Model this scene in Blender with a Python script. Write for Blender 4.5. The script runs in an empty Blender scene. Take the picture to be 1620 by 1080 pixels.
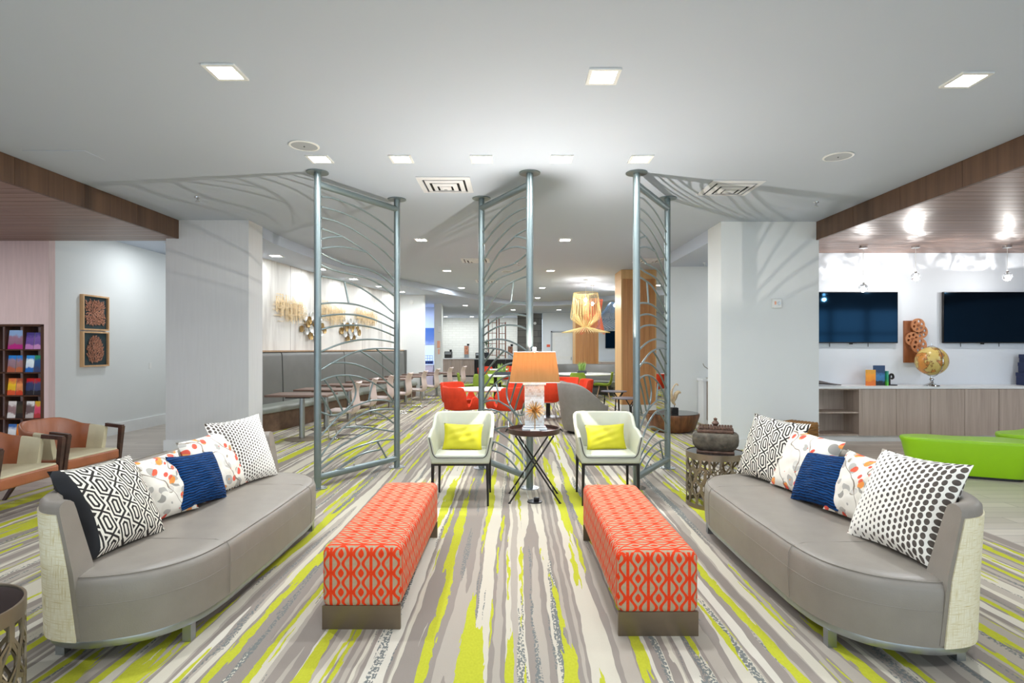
import bpy, bmesh, math, random
from mathutils import Vector, Matrix
random.seed(7)
PI = math.pi
scn = bpy.context.scene
COL = scn.collection

# ------------------------------------------------------------------ camera
cam_d = bpy.data.cameras.new('camera')
cam = bpy.data.objects.new('camera', cam_d)
COL.objects.link(cam)
cam.location = (0, 0, 1.5)
cam.rotation_euler = (PI / 2, 0, 0)
cam_d.sensor_width = 36.0
cam_d.lens = 36.0 * 880 / 1620
cam_d.shift_x = -2 / 1620
cam_d.shift_y = 12 / 1620
cam_d.clip_start = 0.05
scn.camera = cam

# ------------------------------------------------------------------ daylight + exposure
world = bpy.data.worlds.new('daylight')
scn.world = world
world.use_nodes = True
wb = world.node_tree.nodes['Background']
wb.inputs['Color'].default_value = (0.72, 0.86, 1.0, 1)
wb.inputs['Strength'].default_value = 2.4
scn.view_settings.view_transform = 'Standard'
scn.view_settings.look = 'None'
scn.view_settings.gamma = 1.0
scn.view_settings.use_curve_mapping = False
scn.view_settings.exposure = 0.28
DOWN_W = 26.0          # watts of one recessed ceiling lamp


# ------------------------------------------------------------------ node helpers
class NT:
    def __init__(s, name, rough=0.5, metal=0.0, spec=0.5, coat=0.0):
        s.m = bpy.data.materials.new(name)
        s.m.use_nodes = True
        s.t = s.m.node_tree
        s.b = s.t.nodes['Principled BSDF']
        s.b.inputs['Roughness'].default_value = rough
        s.b.inputs['Metallic'].default_value = metal
        s.b.inputs['Specular IOR Level'].default_value = spec
        s.b.inputs['Coat Weight'].default_value = coat

    def node(s, t, **kw):
        n = s.t.nodes.new(t)
        for k, v in kw.items():
            setattr(n, k, v)
        return n

    def put(s, sock, v):
        if hasattr(v, 'is_output'):
            s.t.links.new(v, sock)
        else:
            if isinstance(v, (tuple, list)) and len(v) == 3 and sock.type == 'RGBA':
                v = (*v, 1)
            sock.default_value = v

    def math(s, op, a, b=0.0, c=0.0):
        n = s.node('ShaderNodeMath', operation=op)
        s.put(n.inputs[0], a); s.put(n.inputs[1], b)
        if len(n.inputs) > 2: s.put(n.inputs[2], c)
        return n.outputs[0]

    def mix(s, f, a, b, blend='MIX'):
        n = s.node('ShaderNodeMix', data_type='RGBA', blend_type=blend)
        s.put(n.inputs['Factor'], f); s.put(n.inputs[6], a); s.put(n.inputs[7], b)
        return n.outputs[2]

    def ramp(s, f, stops, interp='LINEAR'):
        n = s.node('ShaderNodeValToRGB')
        n.color_ramp.interpolation = interp
        e = n.color_ramp.elements
        while len(e) < len(stops): e.new(0.5)
        for i, (p, c) in enumerate(stops):
            e[i].position = p
            e[i].color = (*c, 1) if len(c) == 3 else c
        s.put(n.inputs[0], f)
        return n.outputs[0]

    def noise(s, vec, scale=1.0, detail=2.0, rough=0.5, dist=0.0):
        n = s.node('ShaderNodeTexNoise')
        if vec is not None: s.put(n.inputs['Vector'], vec)
        n.inputs['Scale'].default_value = scale
        n.inputs['Detail'].default_value = detail
        n.inputs['Roughness'].default_value = rough
        n.inputs['Distortion'].default_value = dist
        return n.outputs[0]

    def pos(s):
        return s.node('ShaderNodeNewGeometry').outputs['Position']

    def obj(s):
        return s.node('ShaderNodeTexCoord').outputs['Object']

    def uv(s):
        return s.node('ShaderNodeTexCoord').outputs['UV']

    def sep(s, v):
        n = s.node('ShaderNodeSeparateXYZ'); s.put(n.inputs[0], v)
        return n.outputs[0], n.outputs[1], n.outputs[2]

    def comb(s, x, y, z=0.0):
        n = s.node('ShaderNodeCombineXYZ')
        s.put(n.inputs[0], x); s.put(n.inputs[1], y); s.put(n.inputs[2], z)
        return n.outputs[0]

    def color(s, c):
        s.put(s.b.inputs['Base Color'], c)

    def bump(s, h, strength=0.2, dist=0.01):
        n = s.node('ShaderNodeBump')
        n.inputs['Strength'].default_value = strength
        n.inputs['Distance'].default_value = dist
        s.put(n.inputs['Height'], h)
        s.put(s.b.inputs['Normal'], n.outputs[0])


def mat(name, c, rough=0.5, metal=0.0, var=0.08, scale=6.0, bump=0.0, bscale=80.0, spec=0.5, coat=0.0,
        stretch=(1, 1, 1), emit=None, es=0.0):
    t = NT(name, rough, metal, spec, coat)
    o = t.obj()
    mp = t.node('ShaderNodeMapping'); mp.inputs['Scale'].default_value = stretch
    t.put(mp.inputs['Vector'], o)
    v = mp.outputs[0]
    n = t.noise(v, scale, 3)
    lo = tuple(max(0, x * (1 - var)) for x in c); hi = tuple(min(1, x * (1 + var)) for x in c)
    t.color(t.ramp(n, [(0.3, lo), (0.7, hi)]))
    if bump:
        t.bump(t.noise(v, bscale, 2), bump, 0.01)
    if emit:
        t.b.inputs['Emission Color'].default_value = (*emit, 1)
        t.b.inputs['Emission Strength'].default_value = es
    return t.m


def wood(name, a, b, axis='x', scale=1.0, rough=0.45, coat=0.0):
    t = NT(name, rough, coat=coat)
    x, y, z = t.sep(t.obj())
    k = {'x': (0.6, 14, 14), 'y': (14, 0.6, 14), 'z': (14, 14, 0.6)}[axis]
    v = t.comb(t.math('MULTIPLY', x, k[0] * scale), t.math('MULTIPLY', y, k[1] * scale), t.math('MULTIPLY', z, k[2] * scale))
    n = t.noise(v, 1.0, 5, 0.6, 0.6)
    t.color(t.ramp(n, [(0.3, a), (0.7, b)]))
    t.bump(n, 0.08, 0.004)
    return t.m


# ------------------------------------------------------------------ mesh helpers
class MB:
    def __init__(s):
        s.v = []; s.f = []; s.uvs = None; s.M = None

    def add(s, vs, fs, uvs=None):
        o = len(s.v)
        if s.M is not None: vs = [tuple(s.M @ Vector(p)) for p in vs]
        s.v += [tuple(p) for p in vs]
        s.f += [tuple(i + o for i in f) for f in fs]
        if uvs is not None:
            if s.uvs is None: s.uvs = {}
            for i, u in enumerate(uvs): s.uvs[o + i] = u
        return s

    def box(s, x0, x1, y0, y1, z0, z1):
        v = [(x, y, z) for z in (z0, z1) for y in (y0, y1) for x in (x0, x1)]
        return s.add(v, [(0, 2, 3, 1), (4, 5, 7, 6), (0, 1, 5, 4), (2, 6, 7, 3), (0, 4, 6, 2), (1, 3, 7, 5)])

    def rbox(s, x0, x1, y0, y1, z0, z1, r=0.02, seg=3):
        bm = bmesh.new()
        bmesh.ops.create_cube(bm, size=1)
        bmesh.ops.scale(bm, vec=(x1 - x0, y1 - y0, z1 - z0), verts=bm.verts)
        bmesh.ops.translate(bm, vec=((x0 + x1) / 2, (y0 + y1) / 2, (z0 + z1) / 2), verts=bm.verts)
        bmesh.ops.bevel(bm, geom=list(bm.edges), offset=r, segments=seg, profile=0.5, affect='EDGES')
        return s.bm(bm)

    def bm(s, bm):
        bm.verts.index_update()
        s.add([v.co[:] for v in bm.verts], [[v.index for v in f.verts] for f in bm.faces])
        bm.free()
        return s

    def lathe(s, prof, n=24, c=(0, 0, 0), sx=1.0, sy=1.0):
        vs = []; fs = []; rows = []
        for r, z in prof:
            if r <= 1e-6:
                rows.append([len(vs)]); vs.append((c[0], c[1], c[2] + z))
            else:
                rows.append(list(range(len(vs), len(vs) + n)))
                for i in range(n):
                    a = 2 * PI * i / n
                    vs.append((c[0] + sx * r * math.cos(a), c[1] + sy * r * math.sin(a), c[2] + z))
        for a, b in zip(rows, rows[1:]):
            for i in range(n):
                j = (i + 1) % n
                if len(a) == 1 and len(b) == 1: continue
                if len(a) == 1: fs.append((a[0], b[j], b[i]))
                elif len(b) == 1: fs.append((a[i], a[j], b[0]))
                else: fs.append((a[i], a[j], b[j], b[i]))
        return s.add(vs, fs)

    def cyl(s, c, r, z0, z1, n=16, r2=None):
        r2 = r if r2 is None else r2
        return s.lathe([(0, z0), (r, z0), (r2, z1), (0, z1)], n, (c[0], c[1], 0))

    def tube(s, path, r, n=8, closed=False, rs=None):
        P = [Vector(p) for p in path]
        m = len(P)
        T = []
        for i in range(m):
            a = P[i - 1] if (i > 0 or closed) else P[i]
            b = P[(i + 1) % m] if (i < m - 1 or closed) else P[i]
            d = b - a
            T.append(d.normalized() if d.length > 1e-9 else Vector((0, 0, 1)))
        up = Vector((0, 0, 1)) if abs(T[0].z) < 0.9 else Vector((1, 0, 0))
        u = T[0].cross(up).normalized()
        vs = []; fs = []
        for i in range(m):
            u = (u - T[i] * u.dot(T[i])).normalized()
            w = T[i].cross(u)
            rr = rs[i] if rs else r
            for k in range(n):
                a = 2 * PI * k / n
                vs.append(tuple(P[i] + (u * math.cos(a) + w * math.sin(a)) * rr))
        for i in range(m if closed else m - 1):
            j = (i + 1) % m
            for k in range(n):
                l = (k + 1) % n
                fs.append((i * n + k, i * n + l, j * n + l, j * n + k))
        if not closed:
            fs.append(tuple(range(n - 1, -1, -1)))
            fs.append(tuple((m - 1) * n + k for k in range(n)))
        return s.add(vs, fs)

    def prism(s, poly, z0, z1):
        n = len(poly)
        v = [(x, y, z0) for x, y in poly] + [(x, y, z1) for x, y in poly]
        f = [tuple(range(n - 1, -1, -1)), tuple(range(n, 2 * n))]
        f += [(i, (i + 1) % n, n + (i + 1) % n, n + i) for i in range(n)]
        return s.add(v, f)

    def loops(s, L, closed=False, caps=True):
        """skin a list of equal closed loops of points"""
        n = len(L[0]); vs = [p for l in L for p in l]; fs = []
        m = len(L)
        for i in range(m if closed else m - 1):
            j = (i + 1) % m
            for k in range(n):
                q = (k + 1) % n
                fs.append((i * n + k, i * n + q, j * n + q, j * n + k))
        if caps and not closed:
            fs.append(tuple(range(n - 1, -1, -1))); fs.append(tuple((m - 1) * n + k for k in range(n)))
        return s.add(vs, fs)

    def build(s, name, m, parent=None, angle=38, box_uv=False, smooth=True):
        me = bpy.data.meshes.new(name)
        me.from_pydata(s.v, [], s.f)
        bm = bmesh.new(); bm.from_mesh(me)
        bmesh.ops.recalc_face_normals(bm, faces=bm.faces)
        bm.to_mesh(me); bm.free()
        if s.uvs is not None:
            l = me.uv_layers.new(name='UVMap')
            for lp in me.loops:
                l.data[lp.index].uv = s.uvs.get(lp.vertex_index, (0, 0))
        elif box_uv:
            l = me.uv_layers.new(name='UVMap')
            for p in me.polygons:
                nx, ny, nz = (abs(c) for c in p.normal)
                for li in p.loop_indices:
                    x, y, z = me.vertices[me.loops[li].vertex_index].co
                    if nz >= nx and nz >= ny: q = (y, x)
                    elif ny >= nx: q = (x, z)
                    else: q = (y, z)
                    l.data[li].uv = q
        if smooth:
            for p in me.polygons: p.use_smooth = True
            me.set_sharp_from_angle(angle=math.radians(angle))
        return link(name, me, m, parent)


def link(name, me, m, parent=None):
    o = bpy.data.objects.new(name, me)
    COL.objects.link(o)
    if m is not None and not len(me.materials): me.materials.append(m)
    if parent is not None: o.parent = parent
    return o


def tag(o, label=None, cat=None, group=None, kind=None):
    if label: o['label'] = label
    if cat: o['category'] = cat
    if group: o['group'] = group
    if kind: o['kind'] = kind
    return o


def thing(name, label, cat, loc=(0, 0, 0), rz=0.0, group=None):
    o = bpy.data.objects.new(name, None)
    o.empty_display_size = 0.1
    COL.objects.link(o)
    o.location = loc; o.rotation_euler = (0, 0, rz)
    return tag(o, label, cat, group)


def dup(o, loc=None, rz=None, label=None, parent=None, scale=None):
    c = o.copy(); COL.objects.link(c)
    if parent is not None: c.parent = parent
    if loc is not None: c.location = loc
    if rz is not None: c.rotation_euler = (0, 0, rz)
    if label: c['label'] = label
    if scale is not None: c.scale = scale
    for ch in list(o.children): dup(ch, parent=c)
    return c


def struct(name, mb, m, parent=None, **kw):
    o = mb.build(name, m, parent, **kw)
    if parent is None: o['kind'] = 'structure'
    return o


def smoothstep(a, b, x):
    t = max(0.0, min(1.0, (x - a) / (b - a)))
    return t * t * (3 - 2 * t)


def catmull(pts, k=6, closed=False):
    out = []; n = len(pts)
    P = [Vector(p) for p in pts]
    rng = range(n if closed else n - 1)
    for i in rng:
        if closed: a, b, c, d = P[i - 1], P[i], P[(i + 1) % n], P[(i + 2) % n]
        else: a, b, c, d = P[max(0, i - 1)], P[i], P[i + 1], P[min(n - 1, i + 2)]
        for j in range(k):
            t = j / k
            out.append(0.5 * ((2 * b) + (c - a) * t + (2 * a - 5 * b + 4 * c - d) * t * t + (3 * b - a - 3 * c + d) * t ** 3))
    if not closed: out.append(P[-1])
    return [tuple(p) for p in out]


def normals2d(pts, closed=False):
    """left-hand normals of a 2-d path"""
    out = []; n = len(pts)
    for i in range(n):
        a = pts[i - 1] if (i > 0 or closed) else pts[i]
        b = pts[(i + 1) % n] if (i < n - 1 or closed) else pts[i]
        dx, dy = b[0] - a[0], b[1] - a[1]
        l = math.hypot(dx, dy) or 1
        out.append((-dy / l, dx / l))
    return out


def sweep(mb, pts, prof, closed=False):
    """prof(i, t) -> list of (offset along left normal, z)"""
    N = normals2d(pts, closed); L = []
    for i, (p, q) in enumerate(zip(pts, N)):
        t = i / max(1, len(pts) - 1)
        L.append([(p[0] + q[0] * o, p[1] + q[1] * o, z) for o, z in prof(i, t)])
    return mb.loops(L, closed)


def upath(w, d, r, n=6, k=5):
    """U-shaped plan: front right -> back -> front left; front is -y, back +y; left normal points inward"""
    p = [(w / 2, -d / 2 + (d - r) * i / n) for i in range(n)]
    p += [(w / 2 - r + r * math.cos(a), d / 2 - r + r * math.sin(a)) for a in [PI / 2 * i / k for i in range(k + 1)]]
    p += [(w / 2 - r - (w - 2 * r) * i / n, d / 2) for i in range(1, n)]
    p += [(-w / 2 + r + r * math.cos(a), d / 2 - r + r * math.sin(a)) for a in [PI / 2 + PI / 2 * i / k for i in range(k + 1)]]
    p += [(-w / 2, d / 2 - r - (d - r) * i / n) for i in range(1, n + 1)]
    return p


def C(r, g, b):
    f = lambda c: (c / 255 / 12.92) if c <= 10 else ((c / 255 + 0.055) / 1.055) ** 2.4
    return (f(r), f(g), f(b))


# ------------------------------------------------------------------ materials
M = {}
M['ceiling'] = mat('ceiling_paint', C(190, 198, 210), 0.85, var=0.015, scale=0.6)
M['wall'] = mat('wall_paint', C(226, 228, 226), 0.75, var=0.02, scale=1.0, bump=0.03, bscale=220)
M['wall_linen'] = mat('wall_linen', C(212, 211, 210), 0.8, var=0.022, scale=30, stretch=(1, 1, 0.06), bump=0.05, bscale=60)
M['wall_pink'] = mat('wall_rose_linen', C(222, 196, 192), 0.8, var=0.05, scale=26, stretch=(1, 1, 0.08))
M['wall_cool'] = mat('wall_cool_white', C(224, 230, 236), 0.7, var=0.02, scale=1.0)
M['base'] = mat('baseboard_paint', C(232, 233, 232), 0.5, var=0.02)
M['beam'] = wood('beam_wood', C(78, 55, 41), C(106, 78, 57), 'z', 1.0, 0.5)
M['plank'] = wood('ceiling_plank_wood', C(110, 84, 72), C(150, 120, 106), 'x', 0.8, 0.4)
M['steel'] = mat('brushed_steel', C(168, 174, 178), 0.32, 1.0, var=0.06, scale=20, stretch=(1, 1, 0.2))
M['screen_steel'] = mat('silver_paint', C(128, 140, 140), 0.36, 0.7, var=0.04, scale=10)
M['chrome'] = mat('chrome', C(205, 205, 205), 0.12, 1.0, var=0.03)
M['black'] = mat('black_metal', C(30, 28, 28), 0.4, 0.3, var=0.15)
M['darkwood'] = wood('dark_walnut', C(48, 30, 26), C(78, 50, 42), 'x', 1.0, 0.35)
M['taupe'] = mat('taupe_leather', C(140, 132, 122), 0.42, var=0.05, scale=9, bump=0.06, bscale=160)
M['cream_leather'] = mat('sage_cream_leather', C(184, 186, 168), 0.42, var=0.03, scale=7, bump=0.05, bscale=160)
M['piping'] = mat('dark_piping', C(60, 58, 56), 0.5)
M['yellow'] = mat('lime_yellow_fabric', C(184, 178, 20), 0.55, var=0.06, scale=5, bump=0.08, bscale=120)
M['brown_leather'] = mat('cognac_leather', C(152, 90, 58), 0.4, var=0.16, scale=5, bump=0.1, bscale=90)
M['khaki_leather'] = mat('khaki_leather', C(190, 180, 150), 0.5, var=0.06, scale=6, bump=0.05, bscale=120)
M['red'] = mat('red_orange_felt', C(222, 62, 26), 0.85, var=0.07, scale=14, bump=0.1, bscale=300)
M['green_felt'] = mat('apple_green_felt', C(136, 160, 54), 0.8, var=0.08, scale=12, bump=0.08, bscale=300)
M['green_vinyl'] = mat('lime_green_vinyl', C(150, 204, 12), 0.36, var=0.03, scale=3)
M['mauve'] = mat('taupe_mauve_vinyl', C(196, 178, 170), 0.5, var=0.04, scale=5)
M['booth'] = mat('charcoal_vinyl', C(108, 108, 104), 0.4, var=0.05, scale=4, bump=0.03, bscale=120)
M['booth_seat'] = mat('grey_green_vinyl', C(132, 136, 126), 0.38, var=0.05, scale=4)
M['booth_wood'] = wood('booth_plinth_wood', C(92, 70, 56), C(120, 94, 74), 'x', 0.6, 0.5)
M['trim_wood'] = wood('light_oak_trim', C(168, 138, 110), C(190, 160, 130), 'x', 1, 0.45)
M['table_wood'] = wood('dining_top_wood', C(100, 76, 66), C(136, 108, 94), 'x', 1, 0.4)
M['white_top'] = mat('white_laminate', C(236, 236, 230), 0.3, var=0.02)
M['grey_tub'] = mat('grey_tub_fabric', C(136, 130, 124), 0.7, var=0.06, scale=14, bump=0.05, bscale=220)
M['slate'] = mat('slate_grey_top', C(112, 116, 130), 0.3, var=0.04)
M['oakcol'] = wood('honey_wood_cladding', C(178, 120, 70), C(206, 150, 96), 'z', 0.9, 0.42)
M['oakcol2'] = wood('honey_wood_edge', C(206, 160, 104), C(226, 186, 130), 'z', 0.9, 0.42)
M['acacia'] = wood('acacia_wood', C(76, 44, 24), C(140, 88, 50), 'z', 0.8, 0.4, coat=0.3)
M['console'] = wood('greyed_oak', C(168, 151, 138), C(192, 176, 162), 'z', 1.2, 0.55)
M['quartz'] = mat('white_quartz', C(236, 238, 238), 0.25, var=0.03, scale=2)
M['tv'] = mat('tv_glass', C(3, 5, 9), 0.07, var=0.1, spec=0.45)
M['tv'].node_tree.nodes['Principled BSDF'].inputs['Specular Tint'].default_value = (0.12, 0.5, 1.0, 1)
M['gold'] = mat('antique_gold', C(206, 164, 100), 0.38, 0.85, var=0.12)
M['twig'] = mat('gold_twig', C(244, 220, 180), 0.5, 0.1, var=0.15, scale=20)
M['mirror'] = mat('small_mirror', C(232, 234, 232), 0.25, 0.5, var=0.02)
M['brass_disc'] = mat('brass_disc', C(176, 146, 92), 0.3, 0.9, var=0.12)
M['bronze_cut'] = mat('bronze_metal', C(146, 132, 112), 0.4, 0.7, var=0.12)
M['bench_metal'] = mat('bronze_plinth_metal', C(128, 114, 96), 0.36, 0.8, var=0.08, scale=3, stretch=(1, 1, 3))
M['smoked'] = mat('smoked_glass_top', C(40, 38, 38), 0.08, var=0.1, spec=0.7)
M['stone'] = mat('worn_grey_stone', C(88, 81, 69), 0.8, var=0.45, scale=18, bump=0.4, bscale=40)
M['carved'] = mat('carved_dark_wood', C(96, 70, 56), 0.6, var=0.35, scale=30, bump=0.6, bscale=70)
M['leaf'] = mat('leaf_green', C(150, 186, 96), 0.5, var=0.25, scale=30)
M['leaf_dark'] = mat('leaf_dark_green', C(60, 100, 50), 0.5, var=0.25, scale=30)
M['planter'] = mat('slate_planter', C(60, 66, 74), 0.5)
M['rust'] = wood('rust_brown_lattice', C(130, 74, 46), C(160, 98, 64), 'z', 1, 0.5)
M['machine'] = mat('dark_machine', C(44, 42, 40), 0.4, var=0.3, scale=12)
M['coffee_poster'] = mat('dispenser_panel', C(190, 130, 100), 0.4, var=0.6, scale=30)
M['white_plastic'] = mat('white_plastic', C(232, 232, 228), 0.4, var=0.02)
M['red_sign'] = mat('orange_red_sign', C(226, 96, 66), 0.5, var=0.04)
M['peach_sign'] = mat('peach_sign', C(244, 180, 150), 0.5, var=0.05)
M['frame_oak'] = wood('light_oak_frame', C(206, 160, 112), C(226, 182, 136), 'z', 1, 0.45)
M['teal'] = mat('dark_teal_backing', C(44, 62, 66), 0.7, var=0.08)
M['copper'] = mat('copper_leaf', C(186, 130, 104), 0.5, 0.35, var=0.3, scale=40)
M['rackwood'] = wood('walnut_rack', C(66, 40, 28), C(98, 62, 42), 'z', 1, 0.45)
M['navy_box'] = mat('navy_box', C(26, 40, 78), 0.6, var=0.06)
M['grille'] = mat('speaker_grille', C(166, 170, 174), 0.6, var=0.03)
M['vent'] = mat('vent_white_metal', C(224, 224, 226), 0.4, var=0.02)
M['duct'] = mat('duct_dark', C(40, 40, 40), 0.8)
M['lamp_on'] = mat('lamp_lens', (1, 1, 1), 0.5, emit=(1, 0.98, 0.94), es=30)
M['acrylic'] = mat('clear_acrylic_block', C(225, 232, 236), 0.06, var=0.03, spec=0.8)
M['marble'] = mat('white_marble', C(238, 236, 232), 0.25, var=0.05, scale=10)
M['wicker'] = mat('woven_seagrass', C(150, 106, 52), 0.75, var=0.45, scale=26, stretch=(0.25, 0.25, 3), bump=0.7, bscale=40)
M['horn'] = mat('pale_driftwood', C(206, 182, 146), 0.6, var=0.2, scale=16)
M['bowl'] = mat('dark_leaf_tray', C(62, 42, 30), 0.35, var=0.3)


def m_carpet():
    t = NT('striped_carpet', 0.95, spec=0.15)
    x, y, z = t.sep(t.pos())
    mul = lambda a, b: t.math('MULTIPLY', a, b)
    add = lambda a, b: t.math('ADD', a, b)
    w1 = t.noise(t.comb(mul(x, 1.4), mul(y, 0.45)), 1, 2)
    w2 = t.noise(t.comb(mul(x, 26), mul(y, 3.0)), 1, 2)
    xa = add(x, mul(add(w1, -0.5), 0.09))
    xb = add(xa, mul(add(w2, -0.5), 0.04))
    n1 = t.noise(t.comb(mul(xb, 5.6), mul(y, 0.07), 3.1), 1, 1.0, 0.4)
    cream = C(202, 194, 176); taupe = C(144, 134, 125); mid = C(172, 162, 149); pale = C(208, 201, 186)
    base = t.ramp(n1, [(0.0, taupe), (0.37, mid), (0.42, taupe), (0.475, cream), (0.535, mid), (0.565, taupe), (0.635, pale)], 'CONSTANT')
    speck = t.noise(t.comb(mul(x, 90), mul(y, 55)), 1, 1)
    n3 = t.noise(t.comb(mul(xb, 9.5), mul(y, 0.22), 21.0), 1, 3, 0.6)
    g = mul(t.math('GREATER_THAN', n3, 0.585), t.math('GREATER_THAN', add(speck, mul(add(n3, -0.6), 1.2)), 0.50))
    base = t.mix(g, base, C(112, 116, 114))
    w3 = t.noise(t.comb(mul(x, 34), mul(y, 5.0), 2.0), 1, 3)
    xc = add(xa, mul(add(w3, -0.5), 0.055))
    n2 = t.noise(t.comb(mul(xc, 10.5), mul(y, 0.30), 9.0), 1, 2, 0.55)
    brk = t.noise(t.comb(mul(x, 22), mul(y, 1.6), 4.0), 1, 2)
    l = t.math('GREATER_THAN', add(n2, mul(add(brk, -0.5), 0.16)), 0.572)
    lim = t.mix(speck, C(172, 174, 14), C(194, 196, 42))
    col = t.mix(l, base, lim)
    fine = t.noise(t.comb(mul(x, 260), mul(y, 260)), 1, 1)
    col = t.mix(mul(fine, 0.22), col, (0.25, 0.24, 0.21))
    t.color(col)
    t.bump(fine, 0.35, 0.004)
    return t.m


def m_floor():
    t = NT('vinyl_plank_floor', 0.32, spec=0.5)
    x, y, z = t.sep(t.pos())
    br = t.node('ShaderNodeTexBrick')
    t.put(br.inputs['Vector'], t.comb(x, y))
    br.offset = 0.37
    for k, v in (('Scale', 1.0), ('Mortar Size', 0.004), ('Brick Width', 1.2), ('Row Height', 0.16), ('Bias', 0.0)):
        br.inputs[k].default_value = v
    br.inputs['Color1'].default_value = (*C(204, 194, 182), 1)
    br.inputs['Color2'].default_value = (*C(178, 167, 156), 1)
    br.inputs['Mortar'].default_value = (*C(128, 120, 110), 1)
    n = t.noise(t.comb(t.math('MULTIPLY', x, 1.6), t.math('MULTIPLY', y, 22)), 1, 4, 0.6)
    t.color(t.mix(t.math('MULTIPLY', n, 0.35), br.outputs[0], C(140, 130, 118)))
    return t.m


def m_whitewash():
    t = NT('whitewashed_wall_panel', 0.6)
    x, y, z = t.sep(t.pos())
    mm = lambda a, b: t.math('MULTIPLY', a, b)
    n = t.noise(t.comb(mm(y, 2.6), mm(x, 2.6), mm(z, 0.25)), 1, 5, 0.65, 0.4)
    seam = t.math('LESS_THAN', t.math('ABSOLUTE', t.math('SUBTRACT', t.math('FRACT', mm(y, 0.82)), 0.5)), 0.006)
    c = t.ramp(n, [(0.3, C(196, 192, 186)), (0.5, C(232, 230, 224)), (0.75, C(240, 238, 232))])
    t.color(t.mix(seam, c, C(150, 144, 138)))
    return t.m


def m_brickpaint(name, c1, c2, w, h, mort):
    t = NT(name, 0.6)
    x, y, z = t.sep(t.pos())
    br = t.node('ShaderNodeTexBrick')
    t.put(br.inputs['Vector'], t.comb(x, z))
    for k, v in (('Scale', 1.0), ('Mortar Size', 0.012), ('Brick Width', w), ('Row Height', h)):
        br.inputs[k].default_value = v
    br.inputs['Color1'].default_value = (*c1, 1); br.inputs['Color2'].default_value = (*c2, 1); br.inputs['Mortar'].default_value = (*mort, 1)
    n = t.noise(t.comb(t.math('MULTIPLY', x, 2), y, t.math('MULTIPLY', z, 14)), 1, 3)
    t.color(t.mix(t.math('MULTIPLY', n, 0.15), br.outputs[0], mort))
    return t.m


def m_bench():
    t = NT('orange_ogee_fabric', 0.8, spec=0.2)
    u, v, _ = t.sep(t.uv())
    mm = lambda a, b: t.math('MULTIPLY', a, b)
    U = t.math('ADD', mm(u, 1 / 0.107), 100.5); V = t.math('ADD', mm(v, 1 / 0.102), 100.0)
    lane = t.math('FLOOR', U)
    par = mm(t.math('MODULO', lane, 2.0), 0.0)
    cu = t.math('ABSOLUTE', t.math('SUBTRACT', t.math('FRACT', U), 0.5))
    co = t.math('COSINE', mm(t.math('ADD', V, par), 2 * PI))
    pr = t.math('ADD', mm(co, 0.13), 0.235)
    ring = t.math('LESS_THAN', t.math('ABSOLUTE', t.math('SUBTRACT', cu, pr)), 0.08)
    line = t.math('GREATER_THAN', cu, 0.425)
    core = t.math('LESS_THAN', cu, t.math('SUBTRACT', mm(co, 0.15), 0.005))
    msk = t.math('MINIMUM', t.math('ADD', t.math('ADD', ring, line), core), 1.0)
    n = t.noise(t.uv(), 60, 2)
    bg = t.mix(n, C(190, 166, 136), C(164, 138, 110))
    fg = t.mix(n, C(214, 50, 14), C(234, 72, 28))
    t.color(t.mix(msk, bg, fg))
    t.bump(msk, 0.3, 0.003)
    return t.m


def m_geo(name, edge=False):
    """black and cream interlocking hexagonal maze"""
    t = NT(name, 0.85, spec=0.2)
    u, v, _ = t.sep(t.uv())
    mm = lambda a, b: t.math('MULTIPLY', a, b)
    u2 = t.math('ADD', mm(u, 6.0), mm(v, 1.0)); v2 = mm(v, 3.6)
    col = t.math('FLOOR', u2)
    par = mm(t.math('MODULO', t.math('ADD', col, 40.0), 2.0), 0.5)
    a = t.math('ABSOLUTE', t.math('SUBTRACT', t.math('FRACT', u2), 0.5))
    b = t.math('ABSOLUTE', t.math('SUBTRACT', t.math('FRACT', t.math('ADD', v2, par)), 0.5))
    d = t.math('MAXIMUM', a, t.math('ADD', mm(a, 0.55), mm(t.math('SUBTRACT', b, 0.16), 1.1)))
    fr = t.math('FRACT', t.math('ADD', mm(d, 4.4), 0.15))
    k = t.math('GREATER_THAN', fr, 0.5)
    c = t.mix(k, C(232, 226, 212), C(52, 48, 46))
    if edge:
        c = t.mix(t.math('LESS_THAN', u, 0.10), c, C(44, 44, 46))
    t.color(c)
    t.bump(t.noise(t.uv(), 180, 1), 0.15, 0.003)
    return t.m


def m_dots(name, flip):
    t = NT(name, 0.85, spec=0.2)
    u, v, _ = t.sep(t.uv())
    mm = lambda a, b: t.math('MULTIPLY', a, b)
    nu = 18.0 if flip else 22.0
    U = mm(u, nu); V = mm(v, 15.0 if flip else 19.0)
    par = mm(t.math('MODULO', t.math('FLOOR', U), 2.0), 0.5)
    a = t.math('SUBTRACT', t.math('FRACT', U), 0.5)
    b = mm(t.math('SUBTRACT', t.math('FRACT', t.math('ADD', V, par)), 0.5), 0.85)
    r = t.math('SQRT', t.math('ADD', mm(a, a), mm(b, b)))
    f = t.math('FLOOR', U)
    g = t.math('ABSOLUTE', t.math('SUBTRACT', mm(f, 1 / nu), 0.85 if flip else 0.1))
    rad = t.math('SUBTRACT', 0.385, mm(g, 0.26))
    k = t.math('LESS_THAN', r, rad)
    n = t.noise(t.uv(), 25, 2)
    dk = t.mix(n, C(62, 56, 52), C(112, 102, 94))
    t.color(t.mix(k, C(238, 234, 224), dk))
    t.bump(t.noise(t.uv(), 180, 1), 0.12, 0.003)
    return t.m


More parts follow.
